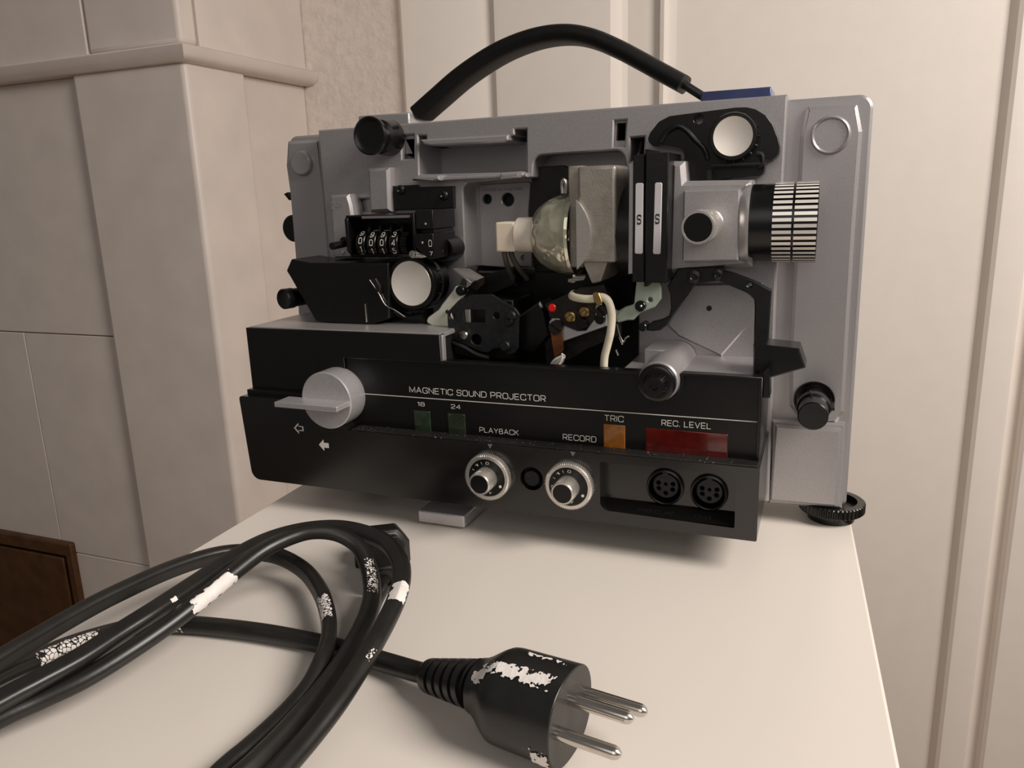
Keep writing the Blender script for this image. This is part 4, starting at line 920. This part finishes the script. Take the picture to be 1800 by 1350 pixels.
bm = new(); lathe(bm, (.03, .080, ZT), (0, 0, 1), [(0, 0), (0, .0080), (.014, .0080), (.014, 0)], 24); obj('rear_foot', bm, 'black', P)

# ================================================================== the power cord
K = thing('power_cord', 'black power cord spattered with white paint, coiled on the cabinet in front of the projector', 'power cord', (.12, -.12, ZT))
ZC = ZT+.0036
def S(pts): return [at(a, b, z=ZT+h) for a, b, h in pts]
# plug frame
ZPL = ZT+.0142
pf = at(1004, 1259, z=ZPL); pb = at(838, 1204, z=ZPL); ax = (pf-pb).normalized(); hx = Vector((0, 0, 1)).cross(ax).normalized()
s_plug = [(838, 1202, .0136), (790, 1193, .0105), (745, 1184, .0075), (690, 1168, .0052), (640, 1153, .0040), (570, 1133, .0036), (480, 1115, .0036), (400, 1104, .0036), (330, 1098, .0036), (260, 1098, .0040), (190, 1113, .0050), (120, 1135, .0075), (60, 1160, .010), (0, 1186, .012)]
s_A = [(0, 1160, .021), (60, 1124, .021), (130, 1083, .021), (200, 1046, .021), (300, 1001, .020), (380, 976, .018), (440, 971, .015), (490, 978, .012), (535, 1003, .0105), (563, 1040, .0100), (577, 1085, .0098), (577, 1125, .0098), (566, 1162, .0095), (545, 1205, .0072), (512, 1246, .0052), (474, 1284, .0042), (434, 1320, .0038), (398, 1350, .0037)]
s_B = [(0, 1232, .016), (60, 1200, .017), (140, 1157, .018), (210, 1112, .0195), (270, 1074, .021), (340, 1028, .022), (410, 981, .023), (470, 950, .0235), (530, 933, .0235), (590, 928, .0235), (640, 937, .024), (680, 956, .0245), (702, 985, .0245), (706, 1015, .0235), (698, 1050, .022), (680, 1090, .0200), (655, 1135, .0185), (625, 1185, .0165), (590, 1238, .0145), (548, 1292, .0125), (500, 1348, .0115)]
s_C = [(0, 1262, .010), (70, 1230, .011), (150, 1192, .013), (230, 1143, .016), (300, 1095, .019), (355, 1052, .0225), (410, 1007, .026), (465, 966, .0295), (520, 941, .0315), (560, 934, .0315), (600, 941, .0290), (632, 963, .0245), (648, 998, .0190), (654, 1035, .0150), (650, 1068, .0125), (636, 1105, .0105), (612, 1150, .0098), (578, 1200, .0095), (538, 1250, .0092), (495, 1298, .0092), (445, 1348, .0095)]
s_K = [(672, 985, .0085), (664, 1020, .0060), (655, 1050, .0040), (645, 1090, .0036), (625, 1140, .0036)]
pl = S(s_plug); sa = S(s_A); sB = S(s_B); sC = S(s_C)
def loop(p, dp, q, dq, lift=0, far=.06):
    """the part of the coil outside the picture: carries on from p, turns and comes back into q"""
    m = (p+q)/2; d = (dp-dq).normalized(); d.z = 0
    return [p+dp*far*.45+Vector((0, 0, lift*.5)), p+dp*far*.85+d*0+Vector((0, 0, lift)), m+(dp-dq).normalized()*far*1.25+Vector((0, 0, lift)), q-dq*far*.85+Vector((0, 0, lift)), q-dq*far*.45+Vector((0, 0, lift*.5))]
def dirn(a, b): return (b-a).normalized()
# one continuous length: plug - left - C - front - A - left - B - front end
full = list(pl)
full += loop(pl[-1], dirn(pl[-2], pl[-1]), sC[0], dirn(sC[0], sC[1]), -.004, .05)
full += sC
rA = list(reversed(sa))
def teardrop(p, dp, q, dq, z):
    """the coil's turn in front of the picture"""
    d = (dp-dq); d.z = 0; d.normalize(); n = Vector((-d.y, d.x, 0))
    if n.dot(p-q) < 0: n = -n
    m = (p+q)/2
    o = [p+d*.018, m+d*.040+n*.013, m+d*.054+n*.008, m+d*.054-n*.008, m+d*.040-n*.013, q+d*.018]
    return [Vector((v.x, v.y, p.z+(q.z-p.z)*k/5 if z is None else z)) for k, v in enumerate(o)]
full += teardrop(sC[-1], dirn(sC[-2], sC[-1]), rA[0], dirn(rA[0], rA[1]), None)
full += rA
full += loop(rA[-1], dirn(rA[-2], rA[-1]), sB[0], dirn(sB[0], sB[1]), -.002, .07)
full += sB
# front end turns under the coil and runs back to the appliance connector
sk0 = [at(500, 1345, z=ZC), at(534, 1300, z=ZC), at(568, 1248, z=ZC), at(602, 1190, z=ZC), at(634, 1120, z=ZC), at(655, 1062, z=ZC), at(670, 1032, z=ZT+.006)]
full += teardrop(sB[-1], dirn(sB[-2], sB[-1]), sk0[0], dirn(sk0[0], sk0[1]), None)+sk0
cpath = spline(full, 8)
def cshape(q):
    c_, s_ = math.cos(q), math.sin(q); r = .0036*(1-.16*max(0, abs(s_)-.80)/.2)
    return (r*c_*1.04, r*s_*.94)
bm = new(); tube(bm, cpath, 0, 28, cshape); cable = obj('cable', bm, 'cable', K)
cfr = frames(cpath)
cpx = [proj(p) for p in cpath]
cs_rng = {}
def patch(name, px, py, length, dth, width, kind, near=None, seed=0, off=.00022):
    """dried paint sitting on the cable: a thin raised skin over part of its surface"""
    best = min(range(len(cpath)), key=lambda i: (cpx[i][0]-px)**2+(cpx[i][1]-py)**2-(2e4*(cpath[i]-CAM).dot(Vector((0, 0, 0)))))
    t, s, u = cfr[best]; v = (CAM-cpath[best]).normalized()
    q0 = math.atan2(v.dot(u), v.dot(s))+dth
    # arc-length walk either side
    acc = [0.0]
    for i in range(1, len(cpath)): acc.append(acc[-1]+(cpath[i]-cpath[i-1]).length)
    bm = new(); ns = max(8, int(length/.00014)); nq = max(8, int(width/math.radians(2.4)))
    def surf(sl, q):
        L = acc[best]+sl; i = max(0, min(len(acc)-2, next((k for k in range(max(0, best-60), min(len(acc)-1, best+60)) if acc[k+1] >= L), best)))
        f = (L-acc[i])/max(1e-9, acc[i+1]-acc[i]); p = cpath[i].lerp(cpath[i+1], f)
        t, s, u = cfr[i]; t2, s2, u2 = cfr[i+1]; s = s.lerp(s2, f).normalized(); u = u.lerp(u2, f).normalized()
        a, b = cshape(q); n = s*a+u*b
        return p+n+n.normalized()*off
    grid = {}
    def vert(i, j):
        if (i, j) not in grid: grid[(i, j)] = bm.verts.new(surf((i/ns-.5)*length, q0+(j/nq-.5)*width))
        return grid[(i, j)]
    for i in range(ns):
        for j in range(nq):
            a = (i+.5)/ns*2-1; b = (j+.5)/nq*2-1
            mx, my = a*length/2*1000, b*width*.0036/2*1000            # millimetres along and round the cable
            pos = Vector((mx+seed*7.3, my+seed*2.1, seed*3.1))
            n1 = noise.noise(pos*.55)*.55+noise.noise(pos*1.7)*.22
            edge = 1-max(abs(a)**3, abs(b)**2.2)
            keep = edge+n1*.9 > .30
            if kind == 'cells':
                d = noise.voronoi(Vector((mx/1.75+seed, my/1.75, seed)))[0]
                keep = keep and (d[1]-d[0]) > .12
            elif kind == 'specks': keep = edge > .08 and noise.noise(pos*1.5)+noise.noise(pos*3.3)*.5+.3*edge > .38
            if keep: bm.faces.new((vert(i, j), vert(i+1, j), vert(i+1, j+1), vert(i, j+1)))
    if len(bm.faces): obj(name, bm, 'splash', cable, smooth=False)
    else: bm.free()
patch('paint_splash', 366, 1032, .021, .25, 2.1, 'solid', seed=1)
patch('paint_splash', 692, 1047, .0115, .1, 2.3, 'solid', seed=2)
patch('paint_splash', 110, 1140, .027, -.1, 2.0, 'cells', seed=3)
patch('paint_splash', 575, 1078, .019, -.25, 1.7, 'cells', seed=4)
patch('paint_splash', 648, 1020, .020, -.3, 1.4, 'specks', seed=5)
patch('paint_splash', 612, 1170, .008, .55, .9, 'specks', seed=6)
patch('paint_splash', 640, 1160, .006, -.2, .6, 'specks', seed=8)
patch('paint_splash', 318, 1097, .004, -.3, 1.5, 'cells', seed=9)
patch('paint_splash', 290, 1043, .003, .1, .5, 'solid', seed=11)

# ---- the plug
def prow(d, rh, ru, cz_=0, n=44, pw=.86):
    c = pb+ax*d+Vector((0, 0, cz_)); out = []
    for i in range(n):
        q = 2*PI*i/n; a, b = math.cos(q), math.sin(q)
        out.append(c+hx*(rh*math.copysign(abs(a)**pw, a))+Vector((0, 0, 1))*(ru*math.copysign(abs(b)**pw, b)))
    return out
Lp = (pf-pb).length
def psurf(t):
    """radii of the plug body along its length, t 0 at the cable, 1 at the face"""
    k = min(1, t/.36); k = k*k*(3-2*k); return .0082+.0060*k+.0006*t, .0080+.0056*k+.0006*t
rowsP = [prow(Lp*t, *psurf(t)) for t in [i/16 for i in range(17)]]
bm = new(); V = [[bm.verts.new(p) for p in r] for r in rowsP]
for A, B in zip(V, V[1:]):
    for i in range(44): bm.faces.new((A[i], A[(i+1) % 44], B[(i+1) % 44], B[i]))
bm.faces.new(V[0]); bm.faces.new(V[-1]); plug = obj('plug', bm, 'plug', K, .0004)
def strain(d, r, w):
    bm_rows.append((d, r)); 
bm = new(); pr_ = [(0, 0), (0, .0046)]
sr0 = at(752, 1187, z=ZT+.0080); sr1 = pb.copy(); dsr = sr1-sr0; Ls = dsr.length
pr_ = [(0, 0), (0, .0050), (.0012, .0056)]
for k in range(5):
    b = .0022+k*(Ls-.002)/5; w = (Ls-.002)/5
    pr_ += [(b, .0058+k*.00045), (b+w*.58, .0060+k*.00045), (b+w*.60, .0046+k*.0004), (b+w*.98, .0046+k*.0004)]
pr_ += [(Ls+.001, .0082), (Ls+.001, 0)]
lathe(bm, sr0, dsr, pr_, 32); obj('strain_relief', bm, 'plug', plug)
fn = ax
for k, ((px, py), L_) in enumerate((((1031, 1219), .0195), ((1003, 1229), .0195), ((979, 1288), .0195))):
    r = at_plane(px, py, pf, fn); bm = new(); R = .0020
    lathe(bm, r-ax*.003, ax, [(0, 0), (0, R), (L_+.001, R), (L_+.0022, R*.8), (L_+.003, R*.35), (L_+.0031, 0)], 22); obj('pin', bm, 'chrome', plug, label='nickel plated round pin')
def pskin(t0, t1, q0, q1, seed, kind='solid', n1=170, n2=70):
    bm = new(); grid = {}
    def vert(i, j):
        if (i, j) not in grid:
            t = t0+(t1-t0)*i/n1; q = q0+(q1-q0)*j/n2; rh, ru = psurf(t); a, b = math.cos(q), math.sin(q)
            n = hx*(rh*math.copysign(abs(a)**.86, a))+Vector((0, 0, 1))*(ru*math.copysign(abs(b)**.86, b))
            grid[(i, j)] = bm.verts.new(pb+ax*Lp*t+n+n.normalized()*.0003)
        return grid[(i, j)]
    for i in range(n1):
        for j in range(n2):
            a = (i+.5)/n1*2-1; b = (j+.5)/n2*2-1; pos = Vector((a*(t1-t0)*11+seed, b*(q1-q0)*5, seed*1.7))
            e = 1-max(abs(a)**4, abs(b)**2)+noise.noise(pos)*.8+noise.noise(pos*2.6)*.35
            if e > (.45 if kind == 'solid' else .9): bm.faces.new((vert(i, j), vert(i+1, j), vert(i+1, j+1), vert(i, j+1)))
    if len(bm.faces): obj('paint_splash', bm, 'splash', plug, smooth=False)
    else: bm.free()
D = math.radians
pskin(.13, .92, D(98), D(122), 2.0); pskin(.06, .26, D(112), D(140), 5.0); pskin(.45, .95, D(72), D(84), 9.0, 'speck'); pskin(.80, .99, D(188), D(222), 12.0)
# ---- appliance connector lying under the coil
zc0 = ZT
ca = at(668, 948, z=ZT+.010); 
d_ = (at(672, 1005, z=ZT+.010)-at(664, 925, z=ZT+.010)); d_.z = 0; d_.normalize(); e_ = Vector((0, 0, 1)).cross(d_).normalized()
if e_.x < 0: e_ = -e_
p_f = at(676, 1015, z=ZT+.008); p_b = at(668, 922, z=ZT+.016); Lc = (p_f-p_b).length
def crow(t, w, h): 
    c = Vector((p_b.x, p_b.y, 0)).lerp(Vector((p_f.x, p_f.y, 0)), t); z = ZT+.0002
    return [c+e_*a*w+Vector((0, 0, z+b*h)) for a, b in ((-1, 0), (-1, .62), (-.62, 1), (.62, 1), (1, .62), (1, 0))]
bm = new(); V = [[bm.verts.new(p) for p in crow(t, w, h)] for t, w, h in ((0, .0112, .0160), (.26, .0128, .0172), (.30, .0100, .0150), (.62, .0096, .0145), (1.0, .0078, .0125))]
for A, B in zip(V, V[1:]):
    for i in range(6): bm.faces.new((A[i], A[(i+1) % 6], B[(i+1) % 6], B[i]))
bm.faces.new(V[0]); bm.faces.new(V[-1]); con = obj('connector', bm, 'plug', K, .0008, 2)
bm = new(); c = Vector((p_f.x, p_f.y, ZT+.0070)); lathe(bm, c-d_*.001, d_, [(0, 0), (0, .0048), (.0022, .0048), (.0022, .0030), (.0006, .0028), (.0006, 0)], 26); obj('cable_entry', bm, 'plug', con)
for t in (.38, .52):
    bm = new(); c = Vector((p_b.x, p_b.y, 0)).lerp(Vector((p_f.x, p_f.y, 0)), t)
    A = [c+e_*a+d_*b+Vector((0, 0, ZT+h)) for h in (.0138, .0158) for a, b in ((-.0075, -.0009), (.0075, -.0009), (.0075, .0009), (-.0075, .0009))]
    V = [bm.verts.new(p) for p in A]
    for f in ((0, 1, 2, 3), (4, 5, 6, 7), (0, 1, 5, 4), (1, 2, 6, 5), (2, 3, 7, 6), (3, 0, 4, 7)): bm.faces.new([V[i] for i in f])
    obj('grip_rib', bm, 'plug', con, .0003)
